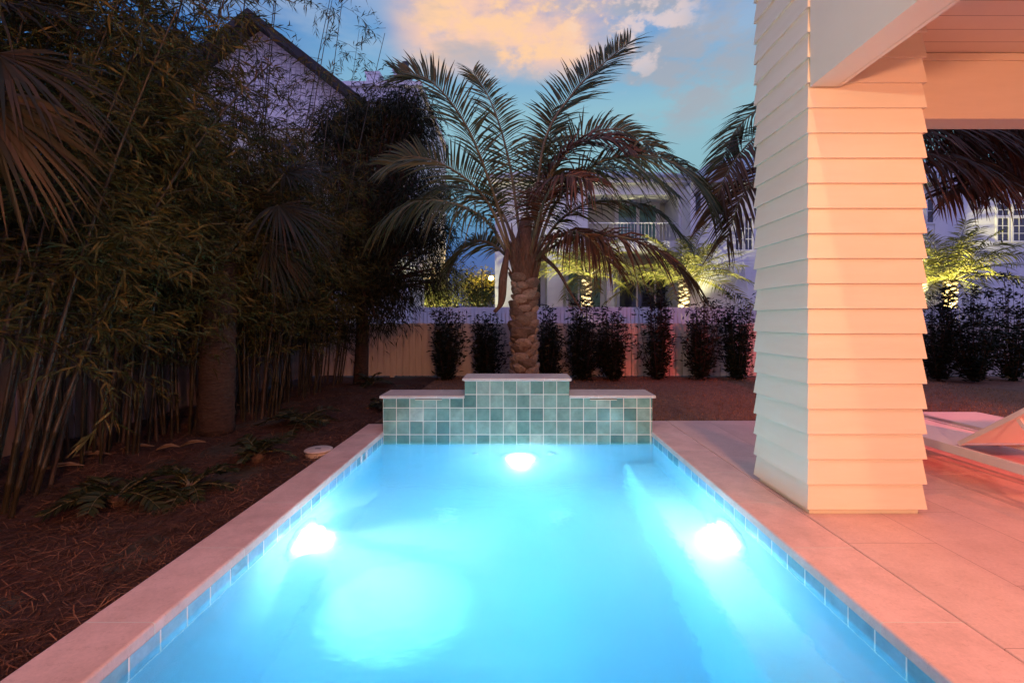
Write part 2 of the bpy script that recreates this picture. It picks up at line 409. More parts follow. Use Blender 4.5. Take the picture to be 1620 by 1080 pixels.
t = MB(); t.box(1.55, 1.911, .0, 5.68, -.06, 0)
t.build('coping', M['stone'], pool, bevel=.012, segs=3)
t = MB(); t.box(-1.549, 1.549, .0, .36, -.06, -.001)
t.build('coping', M['cap'], pool, bevel=.012, segs=3)
def pool_light(pos, n):
    pos = Vector(pos); n = Vector(n); q = n.to_track_quat('Z', 'Y')
    mb = MB(); mb.lathe([(.225,0),(.225,.008),(.19,.020),(.160,.030),(.142,.030),(.142,.012)], n=28)  # flange widened and kept white to stand in for the lamp's glow
    ring = mb.build('pool_light', M['lamp_glow_ring'], None, True)
    ring.matrix_world = q.to_matrix().to_4x4(); ring.location = pos
    ring.parent = pool; ring.matrix_parent_inverse = pool.matrix_world.inverted()
    mb = MB(); mb.lathe([(.140,.012),(.134,.030),(.112,.050),(.07,.064),(.02,.070)], n=24)
    l = mb.build('lens', M['lens'], None, True); l.parent = ring
    ld = bpy.data.lights.new('pool_lamp', 'AREA'); ld.shape = 'DISK'; ld.size = .24; ld.energy = POOL_W; ld.color = (.80,.95,1.0)
    lo = bpy.data.objects.new('pool_lamp', ld); C.objects.link(lo)
    lo.rotation_euler = (-n).to_track_quat('Z', 'Y').to_euler(); lo.location = pos + n*.10
    lp = bpy.data.lights.new('pool_bulb', 'POINT'); lp.energy = 66; lp.color = (.86,.97,1.0); lp.shadow_soft_size = .03
    l2 = bpy.data.objects.new('pool_bulb', lp); C.objects.link(l2); l2.location = pos + n*.14
    return lo
POOL_W = 5
bpy.context.view_layer.update()
pool_light((-PX, 3.22, WZ-.42), (1,0,0)); pool_light((PX, 3.25, WZ-.42), (-1,0,0)); pool_light((.03, PY1, WZ-.56), (0,-1,0))
sp = bpy.data.lights.new('pool_beam', 'SPOT'); sp.energy = 2700; sp.spot_size = R(52); sp.spot_blend = 1.0; sp.color = (1,.66,.72); sp.shadow_soft_size = .05
so = bpy.data.objects.new('pool_beam', sp); C.objects.link(so); so.location = (-PX+.16, 3.22, WZ-.44)
so.rotation_euler = (so.location - Vector((-.98, 3.28, FLOOR))).to_track_quat('Z','Y').to_euler()
fb = bpy.data.lights.new('pool_beam', 'SPOT'); fb.energy = 330; fb.spot_size = R(80); fb.spot_blend = 1.0; fb.color = (.95,.98,1); fb.shadow_soft_size = .05
fo = bpy.data.objects.new('pool_beam', fb); C.objects.link(fo); fo.location = (-PX+.17, 3.22, WZ-.42)
fo.rotation_euler = (fo.location - Vector((BX, 2.9, WZ-.95))).to_track_quat('Z','Y').to_euler()
for x in (-.74, .43):
    mb = MB(); mb.lathe([(.115,0),(.115,.012),(.10,.03),(.05,.045),(.012,.05)], (x, 4.5, FLOOR+.001), 26)
    mb.build('drain_cover', M['house_trim'], pool, True)
for x in (-.48, .38):
    mb = MB(); mb.tube([(x, PY1+.001, WZ-.42), (x, PY1-.018, WZ-.42)], [.045,.036], 18)
    mb.build('return_fitting', M['house_trim'], pool, True)
mb = MB(); y0, y1 = 4.40, 4.56
for a in ((y0,y0+.012,-.16,-.045),(y1-.012,y1,-.16,-.045),(y0+.012,y1-.012,-.16,-.15)):
    mb.box(-PX+.009, -PX+.02, *a)
sk = mb.build('skimmer_mouth', M['house_trim'], pool)
w = MB(); w.box(-PX-.012, PX+.012, PY0-.012, PY1+.012, FLOOR-.02, WZ)
struct(w.build('pool_water', M['water']), 'still bright blue water lit from below by the pool lamps', 'water')

# raised water wall
wall = thing('waterfall_wall', 'stepped teal tiled water wall with pale stone caps at the far end of the pool', 'water wall', (0, 5.3, 0))
b = MB(); b.box(-1.557, 1.557, PY1-.003, 5.49, -.225, .385); b.box(-.612, .596, PY1-.003, 5.49, .385, .585)
b.build('tiled_face', M['tile'], wall)
for x0, x1, z in ((-1.59, -.614, .42), (.598, 1.59, .424), (-.637, .621, .621)):
    t = MB(); t.box(x0, x1, PY1-.038, 5.53, z-.034, z); t.build('cap', M['cap'], wall, bevel=.007, segs=2)
for x in (-1.03, .99):
    t = MB(); t.box(x-.155, x+.155, PY1-.007, PY1+.02, .362, .367, 0); t.box(x-.155, x+.155, PY1-.009, PY1+.02, .3675, .3845, 1)
    t.build('spillway', [M['trim'], M['slot']], wall)

# skimmer lid
sk = thing('skimmer_lid', 'round pale plastic skimmer lid set in the mulch beside the pool coping', 'lid', (-1.985, 4.42, -.05))
mb = MB(); mb.lathe([(.118,-.03),(.118,.028),(.112,.033)], (-1.99,4.42,-.045), 32); mb.build('collar', M['lid'], sk, True)
mb = MB(); mb.lathe([(.132,0),(.134,.010),(.12,.017),(.02,.019)], (-1.99,4.42,-.011), 32); mb.build('lid', M['lid'], sk, True)
mb = MB(); mb.box(-2.02,-1.965,4.405,4.425,.008,.0105); mb.build('finger_slot', M['dark_metal'], sk)

# ------------------------------------------------------------------ porch with lap siding column
porch = thing('porch', 'cream porch corner with a lap sided column, beams and boarded ceiling', 'porch', (2.31, 3.26, 0))
X0, X1, Y0, Y1 = 1.936, 2.688, 2.945, 3.575
c = MB(); z = .038; pitch = .166
while z < 4.5:
    lo, hi = .020, .002
    a = [(X0-lo,Y0-lo,z),(X1+lo,Y0-lo,z),(X1+lo,Y1+lo,z),(X0-lo,Y1+lo,z)]
    a2 = [(p[0],p[1],z+.003) for p in a]
    t_ = [(X0-hi,Y0-hi,z+pitch),(X1+hi,Y0-hi,z+pitch),(X1+hi,Y1+hi,z+pitch),(X0-hi,Y1+hi,z+pitch)]
    i_ = [(X0,Y0,z),(X1,Y0,z),(X1,Y1,z),(X0,Y1,z)]
    for k in range(4):
        j = (k+1) % 4
        c.face([a[k],a[j],a2[j],a2[k]]); c.face([a2[k],a2[j],t_[j],t_[k]]); c.face([i_[k],i_[j],a[j],a[k]])
    z += pitch
col = c.build('column', M['cream'], porch)
t = MB(); t.box(X0+.012, X1-.012, Y0+.012, Y1-.012, 0, .06); t.build('base_trim', M['cream'], col)
t = MB(); t.box(1.932, 2.107, -2.5, Y0-.018, 2.83, 4.5); t.build('beam', M['trim'], porch, bevel=.004)
t = MB(); t.box(2.108, 2.135, -2.5, Y0-.019, 2.83, 2.85); t.build('trim_bead', M['cream'], porch)
t = MB(); t.box(X1+.019, 9, 3.39, 3.58, 2.83, 4.5); t.box(X1+.019, 9, 3.375, 3.3895, 3.27, 3.325)
t.build('beam', M['cream'], porch, bevel=.004)
t = MB(); t.box(2.108, 9, -2.5, 3.3895, 3.33, 3.36); t.build('ceiling', M['ceil'], porch)
t = MB(); t.box(1.7, 9.2, -2.6, 3.85, 4.5, 4.6); t.build('roof', M['roof_metal'], porch)
t = MB(); t.box(-7, 1.69, -3.0, -2.7, -.06, 9.0); t.box(1.69, 12, -3.0, -2.7, -.06, 9.0); t.build('house_wall', M['house_wall'], porch)
def downlight(x, y):
    mb = MB(); mb.lathe([(.10,0),(.10,-.008),(.075,-.010),(.075,-.002)], (x,y,3.329), 24)
    f = mb.build('downlight', M['trim'], porch, True)
    mb = MB(); mb.lathe([(.07,-.003),(.03,-.006)], (x,y,3.329), 20); mb.build('lens', M['lamp_red'], f, True)

# ------------------------------------------------------------------ loungers
def lounger(x0, x1, label):
    t = thing('sun_lounger', label, 'sun lounger', ((x0+x1)/2, 3.9, 0), 'sun loungers on the deck behind the column')
    zr = .30; yh, yp, yf = 2.55, 3.50, 4.75
    for x in (x0+.02, x1-.02):
        mb = MB(); mb.bar((x,yh,zr-.035), (x,yf,zr-.035), .035, .07); mb.build('side_rail', M['white_metal'], t, bevel=.005)
        for y in (2.95, 4.55):
            mb = MB(); mb.bar((x,y,zr-.07), (x,y,0), .035, .05, up=(0,1,0)); mb.build('leg', M['white_metal'], t, bevel=.004)
    mb = MB()
    for y in (yh+.03, yf-.02): mb.bar((x0+.04,y,zr-.035), (x1-.04,y,zr-.035), .03, .05)
    mb.build('cross_rail', M['white_metal'], t)
    mb = MB(); pts = [(yp+.02, zr), (yp+.4, zr-.012), (yp+.8, zr-.012), (yf, zr+.004)]
    for k in range(3):
        (a, za), (b_, zb) = pts[k], pts[k+1]
        mb.face([(x0+.038,a,za),(x1-.038,a,za),(x1-.038,b_,zb),(x0+.038,b_,zb)])
        mb.face([(x0+.038,b_,zb-.006),(x1-.038,b_,zb-.006),(x1-.038,a,za-.006),(x0+.038,a,za-.006)])
    mb.build('sling_seat', M['sling'], t, True)
    ang = R(38); L = .82
    def q(u, h=0): return (yp - math.cos(ang)*u*L + math.sin(ang)*h*0, zr + .01 + math.sin(ang)*u*L + h)
    bf = MB()
    for x in (x0+.055, x1-.055):
        bf.bar((x,*q(0)), (x,*q(1)), .03, .035)
    bf.bar((x0+.07,*q(1)), (x1-.07,*q(1)), .03, .035)
    back = bf.build('backrest', M['white_metal'], t, bevel=.004)
    mb = MB(); us = [0.02,.35,.7,.98]
    for k in range(3):
        a = q(us[k], .004); b_ = q(us[k+1], .004)
        mb.face([(x0+.072,*a),(x1-.072,*a),(x1-.072,*b_),(x0+.072,*b_)])
        mb.face([(x0+.072,b_[0],b_[1]-.006),(x1-.072,b_[0],b_[1]-.006),(x1-.072,a[0],a[1]-.006),(x0+.072,a[0],a[1]-.006)])
    mb.build('sling_back', M['sling'], back, True)
    st = MB()
    for x in (x0+.085, x1-.085):
        y, z = q(.6); st.bar((x, y, z-.02), (x, y+.02-.28, zr-.03), .02, .028)
    st.build('support_strut', M['white_metal'], t)
    return t
lounger(3.44, 4.14, 'white sling lounger with raised back, nearer to the lap sided column')
lounger(4.26, 4.96, 'white sling lounger with raised back, farther from the column beside the lawn')

# ------------------------------------------------------------------ fences
def picket_fence(name, label, a, b, z0, z1, bw, gap, mat, post_every, shadow=False, seed=1):
    r = random.Random(seed)
    a = Vector((a[0],a[1],0)); b = Vector((b[0],b[1],0)); L = (b-a).length; t = (b-a)/L; nrm = Vector((t.y,-t.x,0))
    f = thing(name, label, 'fence', (a.x, a.y, z0))
    mb = MB(); s = 0; k = 0
    while s < L:
        side = (1 if k % 2 == 0 else -1) if shadow else 1
        p = a + t*(s+bw/2) + nrm*(.03*side)
        h = z1 + r.uniform(-.008,.008); c = bw*.22; hw = bw/2; th = .009
        prof = [(-hw,z0+.03),(hw,z0+.03),(hw,h-c),(hw-c,h),(-hw+c,h),(-hw,h-c)]
        fr = [p + t*u + nrm*th + Vector((0,0,z)) for u, z in prof]; bk = [p + t*u - nrm*th + Vector((0,0,z)) for u, z in prof]
        mb.face(fr); mb.face(bk[::-1])
        for i in range(6):
            j = (i+1) % 6; mb.face([fr[i],bk[i],bk[j],fr[j]])
        s += bw + gap if not shadow else (bw+gap)/2; k += 1
    mb.build('picket_panel', mat, f)
    rl = MB()
    for z in (z0+.25, (z0+z1)/2, z1-.2): rl.bar(a + Vector((0,0,z)), b + Vector((0,0,z)), .036, .08)
    rl.build('rails', mat, f)
    n = int(L/post_every)
    for k in range(n+1):
        p = a + t*min(L, k*post_every) - nrm*.085
        pm = MB(); pm.box(p.x-.045,p.x+.045,p.y-.045,p.y+.045,z0-.05,z1-.03); pm.build('post', mat, f)
    return f
GZ = -.06
picket_fence('garden_fence', 'low pale picket fence behind the lawn with dark shrubs against it', (-5.4,10.5), (13.5,10.5), GZ, 1.21, .128, .022, M['fence_near'], 2.4, True, 1)
picket_fence('side_fence', 'pale board fence along the mulch bed behind the bamboo stems', (-5.0,.4), (-5.0,10.44), GZ, 1.45, .17, .02, M['fence_side_shaded'], 2.4, False, 2)
picket_fence('neighbour_fence', 'taller bluish picket fence standing beyond the garden fence', (-4.35,17), (22,17), GZ, 1.78, .12, .03, M['fence_far'], 2.4, True, 3)

# ------------------------------------------------------------------ palms
UP = Vector((0,0,1))
def frond(mb, pts, L, roll=0, droop=.35, n=46, w=.016, vee=.3, fwd=.75, pet=.16, r0=.022, seed=0, tipw=.5, wob=.11):
    r = random.Random(seed)
    sp = spline(pts, 40)
    mb.tube(sp, [r0*(1-.85*i/39) for i in range(40)], 5, 1)
    cr, sr = math.cos(R(roll)), math.sin(R(roll))
    for i in range(n):
        u = pet + (1-pet)*(i+.5)/n
        x = u*39; k = min(int(x), 38); p = sp[k].lerp(sp[k+1], x-k)
        T = (sp[min(k+2,39)] - sp[max(k-1,0)]).normalized()
        B = T.cross(UP)
        if B.length < .15: B = Vector((1,0,0))
        B.normalize(); Nn = B.cross(T).normalized()
        B2 = B*cr + Nn*sr; N2 = Nn*cr - B*sr
        v = (u-pet)/(1-pet)
        ln = L*(min(1, .35+v*2.6) if v < .25 else (1 - tipw*0 - (v-.25)/.75*(1-tipw)))
        for s in (-1, 1):
            dr = (B2*s + T*(fwd*.55 + .55*v) + N2*(vee + r.uniform(-.15,.15)) + Vector((r.uniform(-wob,wob),r.uniform(-wob,wob),r.uniform(-wob,wob)))).normalized()
            l = ln*r.uniform(.85,1.1); dp = droop*r.uniform(.6,1.4)
            wv = (T - dr*T.dot(dr)); wv = (wv.normalized()*.8 + N2*r.uniform(-.7,.7)).normalized()
            q = [p + dr*(l*a) - UP*(dp*l*a*a) for a in (0,.33,.68,1)]
            mb.strip(q, wv, [w*.5, w, w*.7, w*.06], 0)
def boot_trunk(mb, base, top, r, rows, per, br, seed):
    rr = random.Random(seed); base = Vector(base); top = Vector(top); ax = top - base
    mb.tube([base + ax*k/8 for k in range(9)], [r*1.12]+[r]*7+[r*.9], 18, 1)
    nl, nm = 7, 9
    tot = rows*per
    for k in range(tot):
            t = .05 + .94*(k+.5)/tot; a = k*2.39996 + rr.uniform(-.18,.18)
            out = Vector((math.cos(a), math.sin(a), 0)); tn = Vector((-out.y, out.x, 0))
            s = br*rr.uniform(.72,1.28); c = base + ax*(t + rr.uniform(-.012,.012)) + out*(r*.9)
            tilt = rr.uniform(-.35,.35); o = len(mb.V); sq = rr.uniform(.75,1.0)
            # blunt rounded leaf base: wide knob with a flattened, cut upper face
            for p_ in range(nl):
                la = -math.pi/2 + math.pi*p_/(nl-1); rz = math.cos(la)**.7; z = math.sin(la)
                z = min(z, .72 + .1*tilt) if z > 0 else z*1.25
                for m_ in range(nm):
                    lo = 2*math.pi*m_/nm; x = math.cos(lo)*rz; y = math.sin(lo)*rz
                    jit = rr.uniform(.85,1.13)
                    mb.V.append(tuple(c + tn*((x*1.25 + tilt*z*.4)*s*jit) + UP*((z*sq + y*.25)*s*.86) + out*(y*s*.82*jit + z*.22*s)))
            for p_ in range(nl-1):
                for m_ in range(nm):
                    mb.F.append((o+p_*nm+m_, o+p_*nm+(m_+1)%nm, o+(p_+1)*nm+(m_+1)%nm, o+(p_+1)*nm+m_)); mb.I.append(0)

# main palm
PYm = 7.0
palm = thing('date_palm', 'tall palm with knobby trunk and wide feathery crown behind the tiled wall', 'palm', (.09, PYm, -.06))
mb = MB(); boot_trunk(mb, (.10,PYm,-.1), (.10,PYm,2.02), .165, 13, 6, .105, 4)
mb.build('trunk', [M['boot'], M['fibre']], palm, False)
mb = MB(); rr = random.Random(9)
mb.tube([(.10,PYm,1.75),(.10,PYm,2.1),(.11,PYm,2.5),(.12,PYm,2.9)], [.165,.19,.16,.07], 14, 0)
for k in range(70):                                  # old leaf bases and fibre round the heart
    a = rr.uniform(0, 6.283); o_ = Vector((math.cos(a), math.sin(a), 0)); z = rr.uniform(1.75,2.35)
    p = Vector((.11,PYm,z)) + o_*.13
    mb.tube([p, p + o_*.06 + UP*.18, p + o_*rr.uniform(.08,.2) + UP*rr.uniform(.3,.5)], [.035,.026,.008], 5, 0)
mb.build('leaf_base', M['fibre'], palm)
def pp(*l): return [P(*q) for q in l]
FR = [ # pts, L, roll, droop, n, dry red-lit colour
 (pp((812,410,7),(775,290,6.95),(735,195,6.8),(680,128,6.7),(628,118,6.7)), .80, 55, .10, 60, 0),
 (pp((826,400,7.1),(806,260,7.3),(780,170,7.4),(748,112,7.5)), .62, 40, .15, 48, 0),
 (pp((842,400,7),(860,230,7),(905,150,7),(950,105,7),(997,66,7)), .72, -50, .12, 58, 0),
 (pp((836,400,7),(842,270,6.7),(852,190,6.5),(880,150,6.3)), .70, 20, .2, 48, 0),
 (pp((846,405,7),(880,320,6.6),(940,262,6.3),(1010,245,6.2),(1075,262,6.2),(1128,315,6.2)), .98, -38, .45, 84, 0),
 (pp((844,400,7),(868,290,6.9),(915,222,6.8),(975,205,6.8),(1030,232,6.8)), .75, -55, .3, 54, 0),
 (pp((848,408,6.95),(900,378,6.5),(975,374,6.2),(1040,396,6.1),(1092,440,6.1)), .75, -20, .55, 58, 1),
 (pp((846,405,7.05),(890,345,7.3),(950,318,7.6),(1030,330,7.8),(1090,385,7.9)), .70, -25, .5, 54, 0),
 (pp((808,405,7),(770,318,7.0),(715,268,7.0),(655,248,7),(612,262,7)), .75, 50, .12, 56, 0),
 (pp((806,408,6.95),(770,350,6.7),(715,322,6.5),(655,320,6.4),(608,350,6.4)), .72, 20, .65, 56, 0),
 (pp((808,410,7.1),(775,385,7.3),(742,385,7.5),(708,425,7.6)), .62, 35, .4, 48, 0),
 (pp((832,405,6.95),(828,300,6.5),(812,235,6.1),(780,205,5.8),(740,215,5.6)), .70, 30, .4, 48, 0),
 (pp((838,405,6.9),(860,320,6.3),(890,280,5.9),(935,285,5.6)), .75, -20, .55, 48, 1),
 (pp((830,400,7.15),(838,290,7.7),(860,230,8.1),(905,215,8.5)), .7, -20, .3, 46, 0),
 (pp((824,402,7.15),(800,310,7.7),(770,265,8.2),(730,270,8.6)), .7, 20, .4, 46, 0),
 (pp((848,410,6.9),(885,372,6.4),(925,372,6.1),(965,415,5.9)), .65, -15, .6, 44, 1),
 (pp((832,405,7.1),(850,300,7.2),(868,240,7.3),(872,175,7.4)), .62, -15, .2, 44, 0),
 (pp((838,402,7.0),(858,300,6.7),(900,238,6.5),(955,218,6.3),(1005,240,6.2)), .8, -30, .35, 54, 1),
 (pp((834,405,7.05),(842,300,7.0),(830,215,6.9),(822,150,6.9)), .66, 15, .2, 46, 0),
 (pp((842,402,7.05),(872,318,7.2),(930,272,7.3),(1000,268,7.4),(1060,300,7.5)), .8, -30, .45, 54, 0),
 (pp((820,405,7.05),(790,330,7.2),(740,300,7.4),(690,300,7.5),(650,335,7.6)), .75, 30, .5, 52, 0),
]
for k, (pts, L, roll, dr, n, dry) in enumerate(FR):
    if k in (3, 11, 14, 18): continue
    mb = MB(); frond(mb, pts, L*1.2, roll, dr + .1, int(n*1.55), seed=k, w=.0145, r0=.03)
    mb.build('frond', [M['palmleaf_dry_redlit'] if dry else M['palmleaf'], M['rachis']], palm)
for pts in (pp((803,395,6.85),(796,440,6.75),(793,478,6.75),(782,494,6.75)), pp((858,405,6.85),(882,428,6.7),(902,462,6.65),(921,492,6.65))):
    mb = MB(); sp = spline(pts, 12); mb.tube(sp, [.03+.035*math.sin(math.pi*min(1,i/9)) if pts[0].x < 0 else .035*(1-.7*i/11) for i in range(12)], 8)
    mb.build('dead_stalk', M['fibre'], palm, True)

# second palm, trunk behind the column
p2 = thing('date_palm', 'drooping palm whose crown hangs behind the porch column, reddened by porch light', 'palm', (4.75, 6.6, -.06))
mb = MB(); boot_trunk(mb, (4.75,6.6,-.1), (4.75,6.6,3.1), .165, 19, 6, .10, 6); mb.build('trunk', [M['boot'], M['fibre']], p2, True)
Cc = (1322, 262, 6.6)
FR2 = [
 (pp(Cc,(1270,205,6.4),(1200,215,6.3),(1150,275,6.2),(1125,345,6.2)), .75, 25, .5, 1),
 (pp(Cc,(1280,235,6.2),(1220,262,6.0),(1175,310,5.9),(1150,380,5.9)), .75, 20, .6, 1),
 (pp(Cc,(1270,170,6.6),(1215,165,6.7),(1165,205,6.8),(1140,260,6.8)), .7, 35, .4, 0),
 (pp(Cc,(1370,190,6.3),(1440,180,6.1),(1510,215,6.0),(1560,300,6.0)), .75, -25, .6, 1),
 (pp(Cc,(1390,220,6.2),(1470,200,5.9),(1550,205,5.8),(1620,250,5.7)), .85, -25, .75, 1),
 (pp(Cc,(1390,250,6.0),(1460,245,5.7),(1530,255,5.5),(1600,295,5.4)), .85, -20, .8, 1),
 (pp(Cc,(1380,150,6.5),(1460,150,6.3),(1560,170,6.2),(1650,230,6.1)), .9, -20, .9, 1),
 (pp(Cc,(1400,170,7.0),(1480,165,7.2),(1570,180,7.4),(1640,250,7.5)), .9, -25, .8, 0),
 (pp(Cc,(1330,150,6.6),(1350,60,6.6),(1400,10,6.6)), .7, -20, .3, 0),
 (pp(Cc,(1300,150,6.6),(1270,70,6.6),(1220,30,6.6)), .7, 20, .3, 0),
 (pp(Cc,(1400,235,6.4),(1500,225,6.4),(1590,240,6.4),(1680,300,6.4)), .85, -15, .8, 1),
]
for k, (pts, L, roll, dr, dry) in enumerate(FR2):
    mb = MB(); frond(mb, pts, L, roll, dr, 76, seed=40+k, w=.017, r0=.026)
    mb.build('frond', [M['palmleaf_dry_redlit'] if dry else M['palmleaf'], M['rachis']], p2)
# dense hanging fronds seen under the porch beam
p3 = thing('date_palm', 'reddish shaggy palm hanging down just beneath the porch beam', 'palm', (9.6, 7.4, -.06))
mb = MB(); boot_trunk(mb, (9.6,7.4,-.1), (9.6,7.4,3.6), .165, 21, 6, .10, 8); mb.build('trunk', [M['boot'], M['fibre']], p3, True)
Cd = (1727, 225, 7.4)
for k, (pts, L, roll, dr) in enumerate([
 (pp(Cd,(1650,170,7.2),(1570,180,7.0),(1500,235,7.0)), .95, 20, 1.0),
 (pp(Cd,(1640,190,6.9),(1545,205,6.6),(1470,270,6.5)), .95, 15, 1.0),
 (pp(Cd,(1660,220,6.8),(1590,245,6.4),(1520,305,6.3)), .8, 15, .9),
 (pp(Cd,(1680,170,7.0),(1630,175,6.7),(1570,235,6.5)), .95, 10, 1.0),
 (pp(Cd,(1660,160,7.0),(1600,160,6.7),(1540,215,6.5)), .95, -10, 1.0),
 (pp(Cd,(1640,140,7.6),(1540,140,7.7),(1450,215,7.8)), .95, 20, .9),
 (pp(Cd,(1660,245,6.7),(1600,265,6.3),(1540,285,6.1),(1480,312,6.0)), .75, 25, .7),
 (pp(Cd,(1690,240,6.5),(1640,250,6.3),(1600,290,6.2)), .8, 15, .9)]):
    mb = MB(); frond(mb, pts, L, roll, dr, 56, seed=80+k, w=.018, r0=.026); mb.build('frond', [M['palmleaf_dry_redlit'], M['rachis']], p3)

def small_palm(x, y, zc, L, nf, label, seed, mat, tr=.17):
    r = random.Random(seed)
    t = thing('uplit_palm', label, 'palm', (x, y, GZ), 'uplit palms beyond the far fence')
    mb = MB(); boot_trunk(mb, (x,y,GZ), (x,y,zc-.25), tr, 16, 6, .11, seed); mb.build('trunk', [M['boot'], M['fibre']], t, True)
    for k in range(nf):
        a = k*2.39996 + r.uniform(-.2,.2); el = R(72 - 62*k/nf + r.uniform(-6,6)); o_ = Vector((math.cos(a), math.sin(a), 0))
        d = o_*math.cos(el) + UP*math.sin(el); c = Vector((x,y,zc-.3)) + o_*.08
        l = L*r.uniform(.85,1.1); sag = .28 + .3*k/nf
        pts = [c + d*(l*u) - UP*(sag*l*u*u) for u in (0,.3,.65,1)]
        m2 = MB(); frond(m2, pts, L*.24, r.uniform(-25,25), .45, 34, w=.020, r0=.03, seed=seed*100+k)
        m2.build('frond', [mat, M['rachis']], t)
    return t
small_palm(PXs(928,18.2), 18.2, PZ(425,18.2), 2.9, 30, 'floodlit palm with pale trunk, first right of the knobby garden palm', 21, M['bgpalm'])
small_palm(PXs(1082,18.6), 18.6, PZ(432,18.6), 3.1, 32, 'floodlit palm with pale trunk, just left of the porch column', 22, M['bgpalm'])
small_palm(PXs(1503,18.0), 18.0, PZ(432,18.0), 3.3, 34, 'bright yellow lit palm right of the porch column', 23, M['bgpalm'])

# fan palms
def fan_leaf(c, d, nrm, L, nseg, span, seed, droop=.35, w=.022):
    r = random.Random(seed); c = Vector(c); d = Vector(d).normalized(); nrm = Vector(nrm)
    nrm = (nrm - d*nrm.dot(d)).normalized(); s = d.cross(nrm); mb = MB()
    for k in range(nseg):
        a = R(span)*((k+.5)/nseg - .5)
        dr = d*math.cos(a) + s*math.sin(a) + nrm*(.16*abs(math.sin(a)) + r.uniform(-.06,.06)); dr.normalize()
        l = L*(1 - .25*abs(a)/R(span)*2)*r.uniform(.88,1.08); wv = (nrm.cross(dr)).normalized()*.85 + nrm*r.uniform(-.4,.4)
        dp = droop*r.uniform(.6,1.6)
        q = [c + dr*(l*u) - UP*(dp*l*u**2.4) for u in (0,.25,.5,.78,1)]
        mb.strip(q, wv, [w*.25, w*.9, w, w*.55, w*.05], 0)
    return mb
def fan_palm(name_label, base, top, r, leaves, seed, mat):
    t = thing('fan_palm', name_label, 'palm', base)
    mb = MB(); b_ = Vector(base); tp = Vector(top); k = 26
    mb.tube([b_.lerp(tp, i/k) for i in range(k+1)], [r*(1.12 - .2*i/k) + .012*(i % 2) for i in range(k+1)], 20)
    mb.build('trunk', M['bark'], t, True)
    for j, (c, d, nrm, L, span) in enumerate(leaves):
        m2 = fan_leaf(c, d, nrm, L, 54, span, seed+j, w=.0115); c = Vector(c)
        m2.tube([tp, tp.lerp(c, .5) + UP*.12, c], [.02,.015,.012], 6, 1)
        m2.build('leaf', [mat, M['rachis']], t)
tp = P(350, 415, 5.3)
fan_palm('fan palm with stout straight trunk rising from the mulch bed', (-3.62,5.3,GZ), tp, .172, [
 (P(440,325,5.2), (.8,0,-.5), (.3,-.5,.85), .85, 170), (P(425,385,5.3), (.6,.3,-.75), (.7,-.5,.5), .7, 150),
 (P(290,370,5.3), (-.9,0,-.3), (0,-.7,.8), .8, 200), (P(385,325,5.4), (.4,.1,.9), (0,-.8,.5), .75, 170), (P(325,330,5.5), (-.4,0,.9), (0,-1,.1), .75, 170),
 (P(345,405,5.1), (-.3,-.2,-.8), (-.8,-.5,.3), .55, 150), (P(450,275,5.6), (.9,.1,.3), (0,-.6,.8), .75, 170), (P(300,300,5.7), (-.8,.2,.5), (0,-1,.3), .75, 180)], 300, M['fanleaf'])
fan_palm('fan palm at the edge of view whose brown leaf hangs in front of the bamboo', (-3.45,2.15,GZ), (-3.3,2.2,2.9), .16, [
 (P(-5,85,2.3), (.8,.05,-.35), (.45,-.6,.8), .62, 170), (P(-40,150,2.1), (.5,.1,-.7), (.6,-.8,.3), .6, 160), (P(-20,10,2.6), (.8,.2,.25), (0,-.7,.8), .7, 180)], 330, M['fanleaf'])

